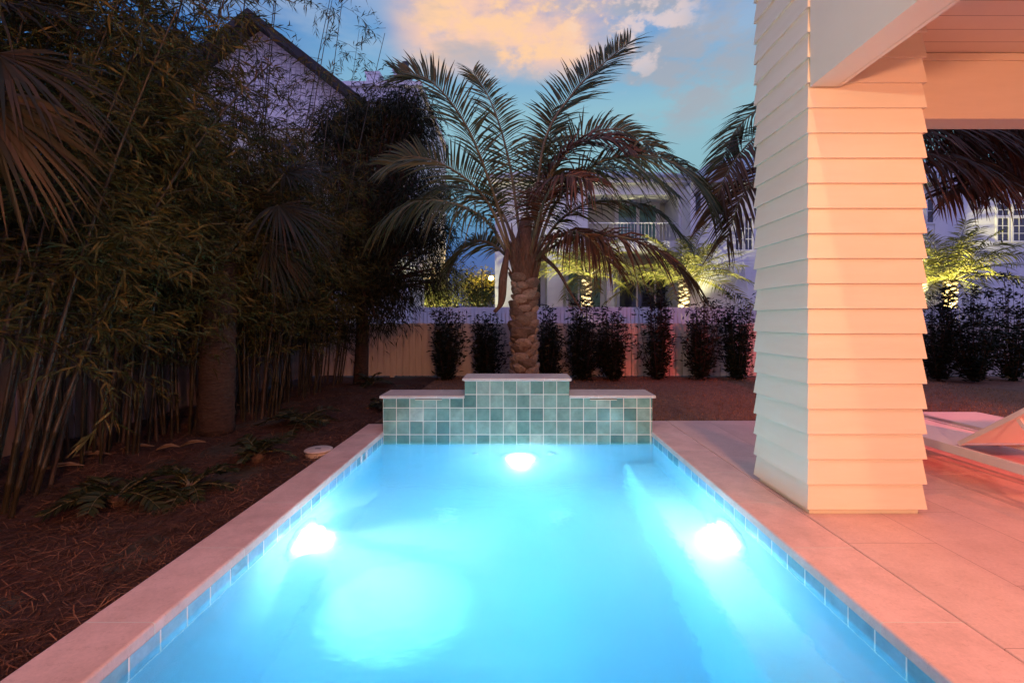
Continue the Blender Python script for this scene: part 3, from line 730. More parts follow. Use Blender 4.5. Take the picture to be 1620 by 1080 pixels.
# ------------------------------------------------------------------ bamboo clumps
def bamboo(label, cx, cy, n, spread, h, lean, seed, leaf=M['bleaf'], t0=.34, dens=1.0, tall=0):
    r = random.Random(seed); rs = np.random.RandomState(seed)
    t = thing('bamboo_clump', label, 'bamboo', (cx, cy, GZ), 'bamboo clumps along the side fence')
    pos, dirs, Ls, Ws = [], [], [], []; tw = MB()
    for k in range(n):
        a = r.uniform(0, 6.283); rad = spread*math.sqrt(r.random())
        b_ = Vector((cx + math.cos(a)*rad*.7, cy + math.sin(a)*rad, GZ - .05))
        hh = h*r.uniform(.7,1.05); dn = dens
        if k < tall: hh = h*r.uniform(1.35,1.7); dn = .22
        out = Vector((math.cos(a), math.sin(a), 0))*r.uniform(.02,.22) + Vector(lean)*r.uniform(.5,1.3)
        arch = r.uniform(.15,.5)*(1 if k >= tall else .25); m_ = int(hh/.26)
        def pt(u): return b_ + UP*(hh*u - .35*arch*hh*u**3*.6) + out*(hh*(.55*u + arch*u*u))
        pts, rad_ = [], []; R0 = r.uniform(.011,.021)
        for i in range(m_):
            u0 = i/m_; rr_ = R0*(1 - .75*u0)
            for du, f in ((0,1.0),(.06,1.22),(.10,1.0)):
                pts.append(pt(u0 + du/m_)); rad_.append(rr_*f)
        cm = MB(); cm.tube(pts, rad_, 6, 0); cm.build('culm', M['culm_dry'] if r.random() < .22 else M['culm'], t, True)
        for i in range(m_):
            u = (i+.5)/m_
            if u < t0 + r.uniform(-.12,.08): continue
            for q in range(3):
                if r.random() > .85*dn + .03: continue
                a2 = r.uniform(0, 6.283); d = (Vector((math.cos(a2), math.sin(a2), r.uniform(-.1,.8)))).normalized()
                bl = r.uniform(.3,.95)*(1.15 - .6*u); p0 = pt(u)
                bp = [p0 + d*(bl*v) - UP*(bl*.38*v*v) for v in (0,.35,.7,1)]
                tw.tube(bp, [.004,.003,.0022,.0012], 3, 0, cap=False)
                ns = max(2, int(bl*10))
                for s in range(ns):
                    v = .25 + .75*(s+r.random())/ns; base = p0 + d*(bl*v) - UP*(bl*.38*v*v)
                    sd = (d*.7 + Vector((r.gauss(0,.6), r.gauss(0,.6), r.gauss(-.15,.5)))).normalized()
                    nl = r.randint(8,14)
                    for l_ in range(nl):
                        pos.append(base + sd*(.022*l_)); 
                        dd = sd + Vector((r.gauss(0,.55), r.gauss(0,.55), r.gauss(-.3,.4)))
                        dirs.append(dd); Ls.append(r.uniform(.07,.16)); Ws.append(r.uniform(.009,.017))
    P_ = np.array([tuple(v) for v in pos]); D_ = np.array([tuple(v) for v in dirs]); L_ = np.array(Ls); W_ = np.array(Ws)
    leaves_obj('foliage', P_, D_, L_, W_, [leaf, M['culm']], t, seed, tw)
    return t
bamboo('bamboo clump with thick leaning stems nearest the pool camera side', -3.75, 3.05, 22, .5, 5.2, (.16,.08,0), 51, t0=.37)
bamboo('bamboo clump with upright stems left of the fan palm trunk', -4.15, 4.35, 28, .55, 5.2, (.13,-.06,0), 52, t0=.36)
bamboo('dense bamboo clump right against the fan palm trunk', -4.05, 5.35, 24, .5, 4.6, (.06,-.04,0), 53, t0=.36, tall=3)
bamboo('tall bamboo clump behind the fan palm by the side fence', -4.5, 7.0, 28, .6, 4.7, (.04,0,0), 54, t0=.3, tall=4)
bamboo('leafy bamboo clump arching over the bed right of the fan palm trunk', -3.75, 6.3, 20, .45, 4.0, (.10,-.05,0), 56, t0=.42, tall=2)
bamboo('bamboo clump beside the weeping tree leaning towards the palm', -3.9, 7.8, 24, .5, 4.6, (.08,-.02,0), 57, t0=.36, tall=4)
bamboo('dark bamboo clump in the far corner of the bed', -4.1, 8.9, 26, .7, 4.8, (.06,-.03,0), 55, M['bleaf_dark'], t0=.3)

# ------------------------------------------------------------------ trees and shrubs
def blob_tree(name, label, cat, base, trunk_h, crown, nleaf, leaf_mat, seed, L=(.08,.16), W=(.02,.035), droop=.4, nb=26, group=None, tr=.11, lace=.5, nclu=None):
    """tapered trunk, limbs to clumps spread through ellipsoids given as (centre, radii)"""
    r = random.Random(seed); rs = np.random.RandomState(seed); b_ = Vector(base)
    t = thing(name, label, cat, base, group)
    mb = MB(); top = b_ + UP*trunk_h
    mb.tube(spline([b_, b_ + Vector((.04,0,trunk_h*.5)), top], 10), [tr*(1-.05*i) for i in range(10)], 10)
    pos, dirs = [], []; cl = []
    for (c, rad) in crown:
        for k in range(nb):
            v = Vector((r.gauss(0,1), r.gauss(0,1), r.gauss(0,1))).normalized()*r.uniform(.35,1)**.6
            cl.append(Vector(c) + Vector((v.x*rad[0], v.y*rad[1], v.z*rad[2])))
    for c in cl:
        s = b_ + UP*(trunk_h*r.uniform(.55,1)); mid = s.lerp(c, .55) + UP*.15
        mb.tube(spline([s, mid, c], 6), [tr*.3*(1-.14*i) for i in range(6)], 5)
    mb.build('trunk', M['bark'], t, True)
    per = max(4, nleaf//len(cl)); sg = np.mean([rad for _, rad in crown])*.20*(1+lace)
    for c in cl:
        k = int(per*r.uniform(.4,1.6)); q = rs.normal(size=(k,3))*np.array([sg, sg, sg*.8]) + np.array(tuple(c))
        dd = rs.normal(size=(k,3))*.7 + np.array([0,0,-droop]) + (q - np.array(tuple(c)))*1.2/sg*.5
        pos.append(q); dirs.append(dd)
    pos = np.concatenate(pos); dirs = np.concatenate(dirs)
    leaves_obj('crown', pos, dirs, rs.uniform(*L, len(pos)), rs.uniform(*W, len(pos)), leaf_mat, t, seed)
    return t
blob_tree('weeping_tree', 'dark weeping tree left of the palm in front of the garden fence', 'tree', (-3.3,9.3,GZ), 2.6,
  [(P(600,330,9.2),(1.2,1,1.1)),(P(650,400,9),(.85,.8,.9)),(P(560,430,9.2),(.8,.8,.8)),(P(600,470,9.0),(.55,.5,.7)),(P(555,250,9.4),(.9,.8,.8)),(P(640,290,9.3),(.9,.8,.8)),(P(660,350,9.2),(.8,.7,.8)),(P(560,195,9.4),(.6,.6,.6)),(P(612,200,9.3),(.6,.6,.6)),(P(648,195,9.3),(.4,.5,.6))], 38000, M['bleaf_dark'], 61, (.10,.22), (.014,.026), 1.0, 26, tr=.16)
blob_tree('dense_tree', 'dark dense tree mass beyond the side fence behind the bamboo', 'tree', (-7.4,4.5,GZ), 2.2,
  [((-7.2,3.2,2.4),(.9,1.6,1.7)),((-7.2,5.6,2.4),(.9,1.6,1.7)),((-7.4,8.0,2.2),(.9,1.5,1.5))], 12000, M['bleaf_dark'], 63, (.16,.3), (.05,.09), .5, 34, tr=.18)
def shrub(px, top_py, Y, w, label, seed):
    x = PXs(px, Y); h = PZ(top_py, Y) - GZ; r = random.Random(seed)
    t = thing('podocarpus_shrub', label, 'shrub', (x, Y, GZ), 'dark shrubs planted along the garden fence')
    pos, dirs, tw = [], [], MB(); sk_ = r.uniform(0, 6.283); h *= r.uniform(.86,1.06)
    for k in range(38):
        a = r.uniform(0, 6.283); o_ = Vector((math.cos(a), math.sin(a), 0)); bh = h*r.uniform(.4,1.02)*(1 if k > 2 else 1.05)
        s = 1.22*w*r.uniform(.2,1)*(1.1 - .5*bh/h)*(1 + .35*math.cos(a - sk_))
        p0 = Vector((x, Y, GZ)); p1 = p0 + o_*s*.7 + UP*bh*.45; p2 = p0 + o_*s + UP*bh + Vector((r.uniform(-.05,.05),0,0))
        sp = spline([p0, p1, p2], 8); tw.tube(sp, [.012*(1-.1*i) for i in range(8)], 4, 0)
        for i in range(74):
            u = .12 + .88*r.random(); q = sp[min(7, int(u*7.99))] + Vector((r.gauss(0,.06), r.gauss(0,.06), r.gauss(0,.05)))
            pos.append(q); dirs.append(Vector((r.gauss(0,.7), r.gauss(0,.7), r.uniform(-.2,.9))) + o_*.3)
    rs = np.random.RandomState(seed); n = len(pos)
    leaves_obj('foliage', np.array([tuple(p) for p in pos]), np.array([tuple(p) for p in dirs]), rs.uniform(.07,.15,n), rs.uniform(.024,.045,n), M['shrubleaf'], t, seed)
    tw.build('stems', M['bark'], t)
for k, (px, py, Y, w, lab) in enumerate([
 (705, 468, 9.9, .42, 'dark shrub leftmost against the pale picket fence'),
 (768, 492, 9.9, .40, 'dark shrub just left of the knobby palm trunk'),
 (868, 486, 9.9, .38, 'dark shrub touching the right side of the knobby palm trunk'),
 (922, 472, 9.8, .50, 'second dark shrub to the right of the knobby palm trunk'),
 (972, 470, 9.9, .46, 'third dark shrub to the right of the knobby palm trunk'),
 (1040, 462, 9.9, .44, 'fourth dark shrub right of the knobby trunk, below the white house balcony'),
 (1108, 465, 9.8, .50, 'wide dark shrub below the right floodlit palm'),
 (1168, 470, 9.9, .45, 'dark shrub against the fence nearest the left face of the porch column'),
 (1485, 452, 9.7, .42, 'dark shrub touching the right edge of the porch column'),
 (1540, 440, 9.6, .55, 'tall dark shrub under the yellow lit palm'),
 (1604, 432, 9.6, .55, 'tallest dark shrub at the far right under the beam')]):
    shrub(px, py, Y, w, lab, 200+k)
blob_tree('bush', 'rounded yellow lit bush behind the bluish fence', 'bush', (PXs(698,20.5),20.5,GZ), 1.5, [(P(700,455,20.5),(1.25,1,1.3)),(P(682,470,20.2),(.7,.7,.8))], 5200, M['bgbush'], 71, (.12,.24), (.03,.05), .1, 34, tr=.08, lace=.7)
blob_tree('bush', 'dark bush left of the street lamp', 'bush', (PXs(757,22),22,GZ), 1.4, [(P(757,475,22),(.9,.8,.9))], 2600, M['shrubleaf'], 72, (.12,.24), (.03,.05), .2, 30, tr=.08)
blob_tree('street_tree', 'amber lit tree beside the distant street lamp', 'tree', (PXs(752,33),33,GZ), 3.2, [(P(752,447,33),(1.6,1.2,1.0)),(P(760,460,33),(1.3,1,1))], 3600, M['bgbush'], 73, (.2,.36), (.05,.09), .7, 34, tr=.15)
# cycads and ferns in the bed
def cycad(x, y, L, nf, label, seed, mat=M['cycad']):
    r = random.Random(seed)
    t = thing('cycad', label, 'plant', (x,y,GZ), 'low cycads in the mulch bed')
    mb = MB()
    mb.lathe([(.05,-.02),(.06,.03),(.03,.07)], (x,y,GZ), 10); mb.build('stem', M['fibre'], t)
    for k in range(nf):
        a = k*2.4 + r.uniform(-.3,.3); el = R(r.uniform(12,62)); o_ = Vector((math.cos(a), math.sin(a), 0)); l = L*r.uniform(.7,1.1)
        d = o_*math.cos(el) + UP*math.sin(el); c = Vector((x,y,GZ+.05))
        pts = [c + d*(l*u) - UP*(.5*l*u*u) for u in (0,.35,.7,1)]
        m2 = MB(); frond(m2, pts, L*.24, r.uniform(-20,20), .2, 22, w=.009, r0=.006, seed=seed*50+k, pet=.12); m2.build('frond', [mat, M['rachis']], t)
cycad(-2.95, 3.25, .55, 16, 'low dark cycad closest to the front of the mulch bed', 401)
cycad(-2.55, 3.45, .42, 12, 'small dark cycad close beside the coping and the front cycad', 402)
cycad(-2.5, 4.25, .45, 12, 'feathery green cycad in the middle of the bed near the skimmer lid', 403)
cycad(-2.75, 5.6, .62, 13, 'green feathery cycad right of the fan palm trunk', 404)
cycad(-1.95, 6.6, .45, 10, 'small dark cycad at the back of the bed near the tiled wall', 405)
cycad(-3.0, 9.0, .55, 12, 'dark cycad at the foot of the garden fence', 406)
cycad(-3.1, 2.2, .4, 9, 'small sprawling cycad lying near the lower corner of the bed', 407)
# fallen sheaths
r = random.Random(77)
for k, (px, py, L, a) in enumerate([(115,728,.34,.2),(155,708,.24,1.9),(190,716,.3,.4),(70,748,.3,.35),(285,711,.26,.05),(248,716,.2,.5),(300,640,.22,1.3),(350,650,.3,.1)]):
    Y = F*1.33/(py-CY); p = Vector((PXs(px,Y), Y, -.01)); d = Vector((math.cos(a), math.sin(a)*.5, .15 if k % 3 == 1 else .03)).normalized()
    mb = MB(); s = Vector((-d.y, d.x, 0)).normalized()
    pts = [p + d*(L*u) + UP*(.03*math.sin(3*u)) for u in (0,.3,.6,1)]
    for sg in (1, -1):
        mb.strip([q + UP*(.006*(sg > 0)) for q in pts], (s*.8 + UP*.5*sg).normalized(), [.012,.028,.022,.004])
    tag(mb.build('bamboo_sheath', M['sheath']), 'dry tan bamboo sheath lying on the mulch under the bamboo', 'leaf litter', 'fallen bamboo sheaths')

# ------------------------------------------------------------------ houses
def part(mb, name, mat, parent, bevel=0): return mb.build(name, mat, parent, bevel=bevel)
def window(parent, x0, x1, z0, z1, y, cols, rows, pane=None, fw=.07):
    mb = MB(); d0, d1 = y-.05, y+.02
    mb.box(x0-fw,x0,d0,d1,z0-fw,z1+fw); mb.box(x1,x1+fw,d0,d1,z0-fw,z1+fw); mb.box(x0,x1,d0,d1,z0-fw,z0); mb.box(x0,x1,d0,d1,z1,z1+fw)
    for k in range(1, cols): x = x0+(x1-x0)*k/cols; mb.box(x-.014,x+.014,y-.03,y-.005,z0,z1)
    for k in range(1, rows): z = z0+(z1-z0)*k/rows; mb.box(x0,x1,y-.028,y-.006,z-.014,z+.014)
    f = mb.build('window', M['house_trim'], parent)
    mb = MB(); mb.box(x0,x1,y-.015,y+.01,z0,z1); mb.build('pane', pane or M['pane'], f)
# gabled house on the left
Yh = 15.0
hl = thing('gabled_house', 'pale lavender house with a dark steep gable roof above the bamboo', 'house', (-9.2, 16, GZ))
ax, az = PXs(391,Yh), PZ(20,Yh); xr = PXs(545,Yh); xl = 2*ax - xr; sl = (PZ(20,Yh)-PZ(160,Yh))/(PXs(570,Yh)-ax)
ze = az - sl*(xr-ax); zt = PZ(178,Yh)
g = MB()
pr = [(xl,zt),(xr,zt),(xr,ze-.25),(ax,az-.25),(xl,ze-.25)]
fr = [(x,Yh,z) for x, z in pr]; bk = [(x,Yh+7,z) for x, z in pr]
g.face(fr); g.face(bk[::-1])
for i in range(5): j = (i+1) % 5; g.face([fr[i],bk[i],bk[j],fr[j]])
part(g, 'gable_wall', M['house_shingle'], hl)
g = MB(); g.box(xl-.03, xr+.03, Yh-.05, Yh+.02, zt-.55, zt); part(g, 'band_board', M['house_trim'], hl)
g = MB(); g.box(xl, xr, Yh+.02, Yh+7, GZ, zt-.0); part(g, 'wall', M['house_cream'], hl)
g = MB(); g.box(xr-.35, xr+.03, Yh-.03, Yh+.019, GZ, zt-.55); part(g, 'corner_board', M['house_trim'], hl)
for s in (-1, 1):
    g = MB(); th = .30; y0, y1 = Yh-.7, Yh+7.4; ax = PXs(391,y0); az = PZ(12,y0); e = ax + s*(PXs(577,y0)-ax); zz = az - sl*abs(e-ax)
    q = [(ax,az),(e,zz),(e,zz-th),(ax,az-th)]
    fr = [(x,y0,z) for x, z in q]; bk = [(x,y1,z) for x, z in q]
    g.face(fr); g.face(bk[::-1])
    for i in range(4): j = (i+1) % 4; g.face([fr[i],bk[i],bk[j],fr[j]])
    part(g, 'roof', M['roof_dark'], hl)
g = MB(); x2 = PXs(205,Yh+1.5); 
q = [(PXs(318,Yh+1.5),PZ(82,Yh+1.5)),(x2-2.5,PZ(150,Yh+1.5)-1.6),(x2-2.5,PZ(150,Yh+1.5)-1.9),(PXs(318,Yh+1.5),PZ(82,Yh+1.5)-.3)]
fr = [(x,Yh+.3,z) for x, z in q]; bk = [(x,Yh+6,z) for x, z in q]
g.face(fr); g.face(bk[::-1])
for i in range(4): j = (i+1) % 4; g.face([fr[i],bk[i],bk[j],fr[j]])
part(g, 'lower_roof', M['roof_dark'], hl)
window(hl, PXs(430,Yh), PXs(470,Yh), zt-2.6, zt-1.0, Yh, 2, 3)
# tall block behind it with chimneys
Yt = 21.0
ht = thing('tall_house', 'tall lavender house with white chimneys behind the dark gable', 'house', (-6, 23, GZ))
g = MB(); g.box(PXs(520,Yt), PXs(662,Yt), Yt, Yt+8, GZ, PZ(138,Yt)); part(g, 'wall', M['house_white'], ht)
g = MB(); g.box(PXs(515,Yt), PXs(667,Yt), Yt-.15, Yt+8.1, PZ(138,Yt)+.002, PZ(131,Yt)); part(g, 'parapet', M['house_trim'], ht)
g = MB(); g.box(PXs(576,Yt), PXs(596,Yt), Yt+.3, Yt+1.2, PZ(130.8,Yt), PZ(112,Yt)); g.box(PXs(574,Yt), PXs(598,Yt), Yt+.25, Yt+1.25, PZ(111.9,Yt), PZ(108,Yt)); part(g, 'chimney', M['house_trim'], ht)
g = MB(); g.box(PXs(620,Yt), PXs(641,Yt), Yt+.3, Yt+1.2, PZ(130.8,Yt), PZ(107,Yt)); g.box(PXs(618,Yt), PXs(643,Yt), Yt+.25, Yt+1.25, PZ(106.9,Yt), PZ(103,Yt))
ch = part(g, 'chimney', M['house_trim'], ht)
g = MB(); g.lathe([(.15,0),(.15,.42),(.17,.43),(.17,.5),(.10,.52)], (PXs(636,Yt), Yt+.7, PZ(102.9,Yt)), 14); g.build('flue', M['dark_metal'], ch)
# low lavender wing of the left house, beside the bluish fence
hw = thing('house_wing', 'plain lavender walled house wing at the end of the bluish fence', 'shed', (-5.2, 16.6, GZ))
g = MB(); g.box(-8.2, PXs(648,16.4), 16.4, 19, GZ, PZ(440,16.4)); part(g, 'wall', M['house_white'], hw)
g = MB(); g.box(-8.4, PXs(652,16.4), 16.25, 19.1, PZ(440,16.4)+.002, PZ(434,16.4)); part(g, 'roof', M['roof_metal'], hw)

# white house in the centre
Yc = 21.0
hc = thing('white_house', 'white two storey house with balcony and metal roof behind the palm', 'house', (4, 23, GZ))
X = lambda px: PXs(px, Yc)
Z = lambda py: PZ(py, Yc)
g = MB()                                             # main front with openings left for balcony and porch
g.box(X(783), X(868), Yc, Yc+.3, Z(398), Z(292)); g.box(X(783), X(816), Yc, Yc+.3, GZ, Z(398)); g.box(X(868), X(930), Yc, Yc+.3, Z(398), Z(292))
g.box(X(866), X(891), Yc, Yc+.3, GZ, Z(398)); g.box(X(930), X(1074), Yc, Yc+.3, Z(398), Z(381)); g.box(X(930), X(1074), Yc, Yc+.3, Z(308), Z(292))
g.box(X(1074), X(1100), Yc, Yc+.3, GZ, Z(292)); g.box(X(960), X(972), Yc, Yc+.3, GZ, Z(398))
part(g, 'front_wall', M['house_white'], hc)
g = MB(); g.box(X(783), X(1100), Yc+2.4, Yc+2.6, GZ, Z(292)); g.box(X(783)+.01, X(783)+.3, Yc+.31, Yc+2.39, GZ, Z(292)); g.box(X(1100)-.3, X(1100)-.01, Yc+.31, Yc+2.39, GZ, Z(292))
part(g, 'inner_wall', M['house_cream'], hc)
g = MB(); g.box(X(784)+.31, X(1098)-.31, Yc+.31, Yc+2.39, Z(398), Z(390)); part(g, 'balcony_floor', M['house_trim'], hc)
g = MB(); g.box(X(784)+.31, X(1098)-.31, Yc+.31, Yc+2.39, Z(300), Z(294)); part(g, 'balcony_ceiling', M['house_trim'], hc)
g = MB(); g.box(X(775), X(1106), Yc-.35, Yc+.0, Z(292)+.001, Z(283)); part(g, 'eave_board', M['house_trim'], hc)
g = MB(); q = [(X(772),Yc-.5,Z(282)),(X(1110),Yc-.5,Z(282)),(X(1060),Yc+5,Z(215)),(X(820),Yc+5,Z(215))]; q2 = [(a,b_,c_-.14) for a, b_, c_ in q]
g.face(q); g.face(q2[::-1])
for i in range(4): j = (i+1) % 4; g.face([q2[i],q2[j],q[j],q[i]])
part(g, 'roof', M['roof_metal'], hc)
yb = Yc+2.39; Xb = lambda px: PXs(px, yb); Zb = lambda py: PZ(py, yb)
mb = MB()
for a in ((Xb(972),Xb(978)),(Xb(1006),Xb(1011)),(Xb(1037),Xb(1043))): mb.box(a[0],a[1],yb-.08,yb,Zb(392),Zb(326))
mb.box(Xb(972),Xb(1043),yb-.081,yb,Zb(326),Zb(321))
dr = mb.build('sliding_door', M['house_trim'], hc)
mb = MB(); mb.box(Xb(978),Xb(1006),yb-.05,yb-.02,Zb(392),Zb(326)); mb.box(Xb(1011),Xb(1037),yb-.05,yb-.02,Zb(392),Zb(326)); mb.build('pane', M['pane_teal'], dr)
mb = MB(); fx, fy, fz = PXs(1014,Yc+1.3), Yc+1.3, PZ(324,Yc+1.3)
mb.tube([(fx,fy,Z(300)),(fx,fy,fz)], .02, 6); mb.lathe([(.06,-.08),(.11,-.02),(.09,.06)], (fx,fy,fz), 12)
for k in range(5):
    a = k*1.2566+.2; mb.bar((fx+.1*math.cos(a),fy+.1*math.sin(a),fz), (fx+.65*math.cos(a),fy+.65*math.sin(a),fz), .13, .012)
mb.build('ceiling_fan', M['dark_metal'], hc)
for a, b_ in ((816,866),(891,960),(972,1074)):       # glazed doors in the ground floor porch
    mb = MB(); mb.box(Xb(a+4),Xb(b_-4),yb-.06,yb-.001,Zb(520),Zb(425)); dd = mb.build('patio_door', M['house_trim'], hc)
    n = 2 if b_-a < 60 else 3; mb = MB()
    for k in range(n):
        u0 = a+8+(b_-a-16)*k/n; u1 = a+8+(b_-a-16)*(k+1)/n-3; mb.box(Xb(u0),Xb(u1),yb-.08,yb-.061,Zb(515),Zb(430))
    mb.build('pane', M['pane_teal'] if a == 891 else M['pane'], dd)
rl = MB(); rl.box(X(932), X(1072), Yc+.1, Yc+.16, Z(381)+.85, Z(381)+.9)
for k in range(26): x = X(932) + (X(1072)-X(932))*k/25; rl.box(x-.006,x+.006,Yc+.11,Yc+.15,Z(381)+.001,Z(381)+.849)
rl.build('balcony_railing', M['house_trim'], hc)
mb = MB(); mb.box(Xb(1053),Xb(1056),yb-.12,yb-.001,Zb(358),Zb(350)); mb.build('wall_lamp', M['house_trim'], hc)
# right wing nearer the viewer, running behind the porch column
Yw = 19.5
X = lambda px: PXs(px, Yw)
Z = lambda py: PZ(py, Yw)
hr = thing('white_wing_house', 'bluish white lap sided house wing seen either side of the porch column', 'house', (14, 21, GZ))
g = MB(); g.box(X(1098), X(1496), Yw, Yw+8, GZ, Z(286)); part(g, 'wall', M['house_white'], hr)
g = MB(); g.box(X(1497), X(1900), Yw+1.2, Yw+9, GZ, Z(240)); part(g, 'wall', M['house_white'], hr)
g = MB(); g.box(X(1478), X(1498), Yw-.04, Yw+.0, GZ, Z(288)); part(g, 'corner_board', M['house_trim'], hr)
g = MB(); g.box(X(1092), X(1099), Yw-.04, Yw+.0, GZ, Z(288)); part(g, 'corner_board', M['house_trim'], hr)
g = MB(); q = [(X(1085),Yw-.5,Z(288)),(X(1500),Yw-.5,Z(288)),(X(1440),Yw+4.5,Z(190)),(X(1200),Yw+4.5,Z(190))]; q2 = [(a,b_,c_-.16) for a, b_, c_ in q]
g.face(q); g.face(q2[::-1])
for i in range(4): j = (i+1) % 4; g.face([q2[i],q2[j],q[j],q[i]])
part(g, 'roof', M['roof_metal'], hr)
window(hr, X(1163), X(1174), Z(395), Z(345), Yw, 2, 3); window(hr, X(1178), X(1189), Z(395), Z(345), Yw, 2, 3)
window(hr, X(1466), X(1475), Z(352), Z(316), Yw, 1, 2); window(hr, X(1096)+.1, X(1101)+.2, Z(335), Z(305), Yw, 1, 1)
Yv = Yw+1.2; Xv = lambda px: PXs(px, Yv); Zv = lambda py: PZ(py, Yv)
for a, b_ in ((1577,1594),(1602,1640)):
    c_ = 2 if b_-a < 20 else 4
    window(hr, Xv(a), Xv(b_), Zv(341), Zv(323), Yv, c_, 2); window(hr, Xv(a), Xv(b_), Zv(381), Zv(345.5), Yv, c_, 3)
mb = MB(); mb.bar(P(1160,458,Yw-.1), P(1176,415,Yw-.1), .08, .05); mb.bar(P(1176,415,Yw-.1), P(1183,458,Yw-.1), .06, .05); mb.build('stair_rail', M['house_trim'], hr)

# street lamp
sl_ = thing('street_lamp', 'distant street lamp with an amber glowing head left of the white house', 'street lamp', (PXs(763,30), 30, GZ))
mb = MB(); x = PXs(763,30); mb.tube([(x,30,GZ),(x,30,PZ(425,30))], [.09,.06], 10); mb.build('pole', M['dark_metal'], sl_)
mb = MB(); lx = PXs(777,30); lz = PZ(440,30); mb.tube(spline([(x,30,PZ(430,30)),(x+.3,30,PZ(428,30)),(lx,29.9,lz+.2)], 6), .03, 6); mb.build('arm', M['dark_metal'], sl_)
mb = MB(); mb.lathe([(.04,-.16),(.15,-.08),(.17,.02),(.10,.12)], (lx,29.9,lz), 16); mb.build('lamp_head', M['lamp_warm'], sl_, True)

# ------------------------------------------------------------------ lights
def lamp(name, kind, loc, energy, col, size=.1, target=None, angle=None, blend=.5):
    l = bpy.data.lights.new(name, kind); l.energy = energy; l.color = col
    if kind == 'SPOT': l.spot_size = R(angle); l.spot_blend = blend
    if kind in ('POINT','SPOT'): l.shadow_soft_size = size
    o = bpy.data.objects.new(name, l); C.objects.link(o); o.location = loc
    if target is not None:
        o.rotation_euler = (Vector(loc) - Vector(target)).to_track_quat('Z', 'Y').to_euler()
    return o
WARM = (1.0, .395, .23)
for x, y in ((3.3, 1.5), (5.6, 1.5), (3.3,-.6)): downlight(x, y)
lamp('porch_lamp', 'SPOT', (3.3,1.5,3.30), 170, (1,.27,.17), .07, (3.3,1.5,0), 150, .6)
lamp('porch_lamp', 'SPOT', (5.6,1.5,3.30), 190, (1,.22,.17), .07, (5.6,1.5,0), 150, .6)
lamp('house_lamp', 'POINT', (1.15,-2.45,2.5), 670, WARM, .08)
lamp('porch_lantern', 'SPOT', (4.6,-1.0,2.2), 2300, (1,.12,.09), .08, (5.0,7.2,.1), 42, .9)
lamp('column_fill', 'SPOT', (-3.2,-2.45,3.2), 700, (1,.78,.52), .08, (2.2,3.0,2.0), 46, .6)  # added fill with no fixture, lifts the column's pool-facing side
lamp('house_flood', 'SPOT', (1.45,-2.45,5.9), 520, (1,.50,.28), .08, (.8,6,1.2), 100, .7)
lamp('street_lamp_light', 'POINT', (lx-.6,30.6,lz), 900, (1,.62,.14), .15)
lamp('palm_uplight', 'SPOT', (PXs(928,17.4),17.35,.2), 2600, (1,.92,.50), .05, (PXs(928,18.2),17.75,3.4), 84, .6)
lamp('palm_uplight', 'SPOT', (PXs(1078,17.6),17.6,.2), 2800, (1,.92,.50), .05, (PXs(1082,18.6),18.0,3.4), 84, .6)
lamp('palm_uplight', 'SPOT', (PXs(1512,17.1),17.1,.2), 6500, (1,.88,.36), .05, (PXs(1512,18),17.5,3.4), 92, .6)
lamp('bush_uplight', 'SPOT', (PXs(672,19.2),19.0,.2), 3000, (1,.92,.45), .05, (PXs(690,20.5),20.5,2.2), 120, .6)
lamp('balcony_light', 'POINT', (PXs(1050,22), 22.3, PZ(304,22)), 26, (1,.85,.6), .08)

# ------------------------------------------------------------------ sky
wd = bpy.data.worlds.new('World'); SC.world = wd; wd.use_nodes = True
nt = wd.node_tree; bg = nt.nodes['Background']
tc = N(nt, 'ShaderNodeTexCoord'); D = tc.outputs['Generated']
sx = N(nt, 'ShaderNodeSeparateXYZ'); nt.links.new(D, sx.inputs[0])
base = ramp(nt, sx.outputs[2], [(0,(.03,.09,.28)),(.14,(.035,.13,.38)),(.22,(.10,.30,.50)),(.30,(.26,.49,.57)),(.42,(.28,.52,.63)),(.50,(.17,.39,.65)),(.58,(.09,.26,.62)),(.75,(.16,.28,.60)),(1,(.14,.22,.55))])
left = smooth(nt, sx.outputs[0], -.27, -.50)
base = mixc(nt, math_(nt, 'MULTIPLY', left, .85), base, (.02,.16,.52))
def dotm(v, a, b):
    n = N(nt, 'ShaderNodeVectorMath', operation='DOT_PRODUCT'); nt.links.new(D, n.inputs[0]); n.inputs[1].default_value = v
    return smooth(nt, n.outputs['Value'], a, b)
def dirpx(px, py): return tuple(Vector(((px-CX)/F, 1, (CY-py)/F)).normalized())
n1 = noise(nt, 6.5, 7, .58, vec=D, stretch=(1,1,2.2)); n2 = noise(nt, 3.4, 5, .55, vec=D, stretch=(1.1,1,3.4)); n4 = noise(nt, 11, 6, .6, vec=D, stretch=(1,1,1.7))
hi = smooth(nt, sx.outputs[2], .462, .515)
wash = math_(nt, 'MULTIPLY', smooth(nt, n2, .40, .62), math_(nt, 'MULTIPLY', hi, .4))
base = mixc(nt, wash, base, (.52,.58,.66))                                   # thin pale cloud high up
body = math_(nt, 'MULTIPLY', hi, dotm(dirpx(800,40), .971, .992))
base = mixc(nt, math_(nt, 'MULTIPLY', body, math_(nt, 'MULTIPLY_ADD', smooth(nt, n1, .34, .58), .6, .4)), base, (.95,.60,.45))
base = mixc(nt, math_(nt, 'MULTIPLY', math_(nt, 'MULTIPLY', hi, dotm(dirpx(815,25), .972, .992)), smooth(nt, n4, .46, .60)), base, (1.0,.63,.38))
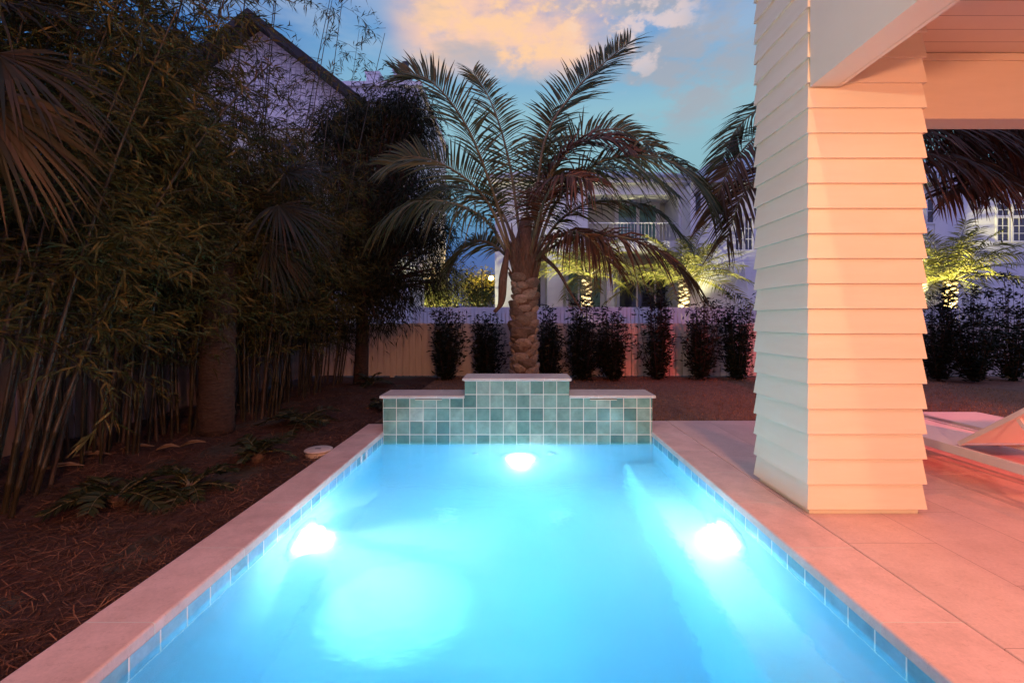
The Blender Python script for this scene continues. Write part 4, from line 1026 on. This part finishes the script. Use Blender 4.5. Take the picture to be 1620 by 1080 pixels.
base = mixc(nt, math_(nt, 'MULTIPLY', math_(nt, 'MULTIPLY', hi, dotm(dirpx(850,70), .955, .985)), math_(nt, 'MULTIPLY', smooth(nt, n2, .50, .62), .6)), base, (.42,.42,.46))
gcl = math_(nt, 'MULTIPLY', smooth(nt, n1, .40, .56), math_(nt, 'MULTIPLY', dotm(dirpx(1075,80), .985, .996), .75))
base = mixc(nt, gcl, base, (.40,.40,.45))                                    # grey streaks on the right
pk = math_(nt, 'MULTIPLY', smooth(nt, n4, .50, .60), math_(nt, 'MULTIPLY', dotm(dirpx(1000,18), .990, .998), .7))
base = mixc(nt, pk, base, (.85,.66,.62))
back = smooth(nt, sx.outputs[1], .15, -.35)          # anti-twilight lavender behind the viewer
base = mixc(nt, back, base, (.45,.42,.92))
sky = N(nt, 'ShaderNodeTexSky', sky_type='NISHITA', sun_disc=False); sky.sun_elevation = R(1.0); sky.sun_rotation = R(0)
skm = mixc(nt, 1.0, base, mixc(nt, 1.0, sky.outputs[0], (.005,.005,.005), 'MULTIPLY'), 'ADD')
nt.links.new(skm, bg.inputs[0]); bg.inputs[1].default_value = 1.0

# ------------------------------------------------------------------ camera and render
cd = bpy.data.cameras.new('camera'); co = bpy.data.objects.new('camera', cd); C.objects.link(co)
co.location = (0,0,H); co.rotation_euler = (R(90),0,0)
cd.sensor_width = 36; cd.lens = F/1620*36; cd.shift_x = -(CX-810)/1620; cd.shift_y = -(540-CY)/1620
cd.clip_start = .05; cd.clip_end = 2000
SC.camera = co
SC.view_settings.view_transform = 'Standard'; SC.view_settings.look = 'None'; SC.view_settings.exposure = 0; SC.view_settings.gamma = 1
SC.render.engine = 'CYCLES'
cy = SC.cycles
cy.max_bounces = 10; cy.diffuse_bounces = 4; cy.glossy_bounces = 4; cy.transmission_bounces = 8; cy.volume_bounces = 2; cy.transparent_max_bounces = 8
cy.sample_clamp_indirect = 4; cy.use_denoising = True
try: cy.denoiser = 'OPENIMAGEDENOISE'
except Exception: pass
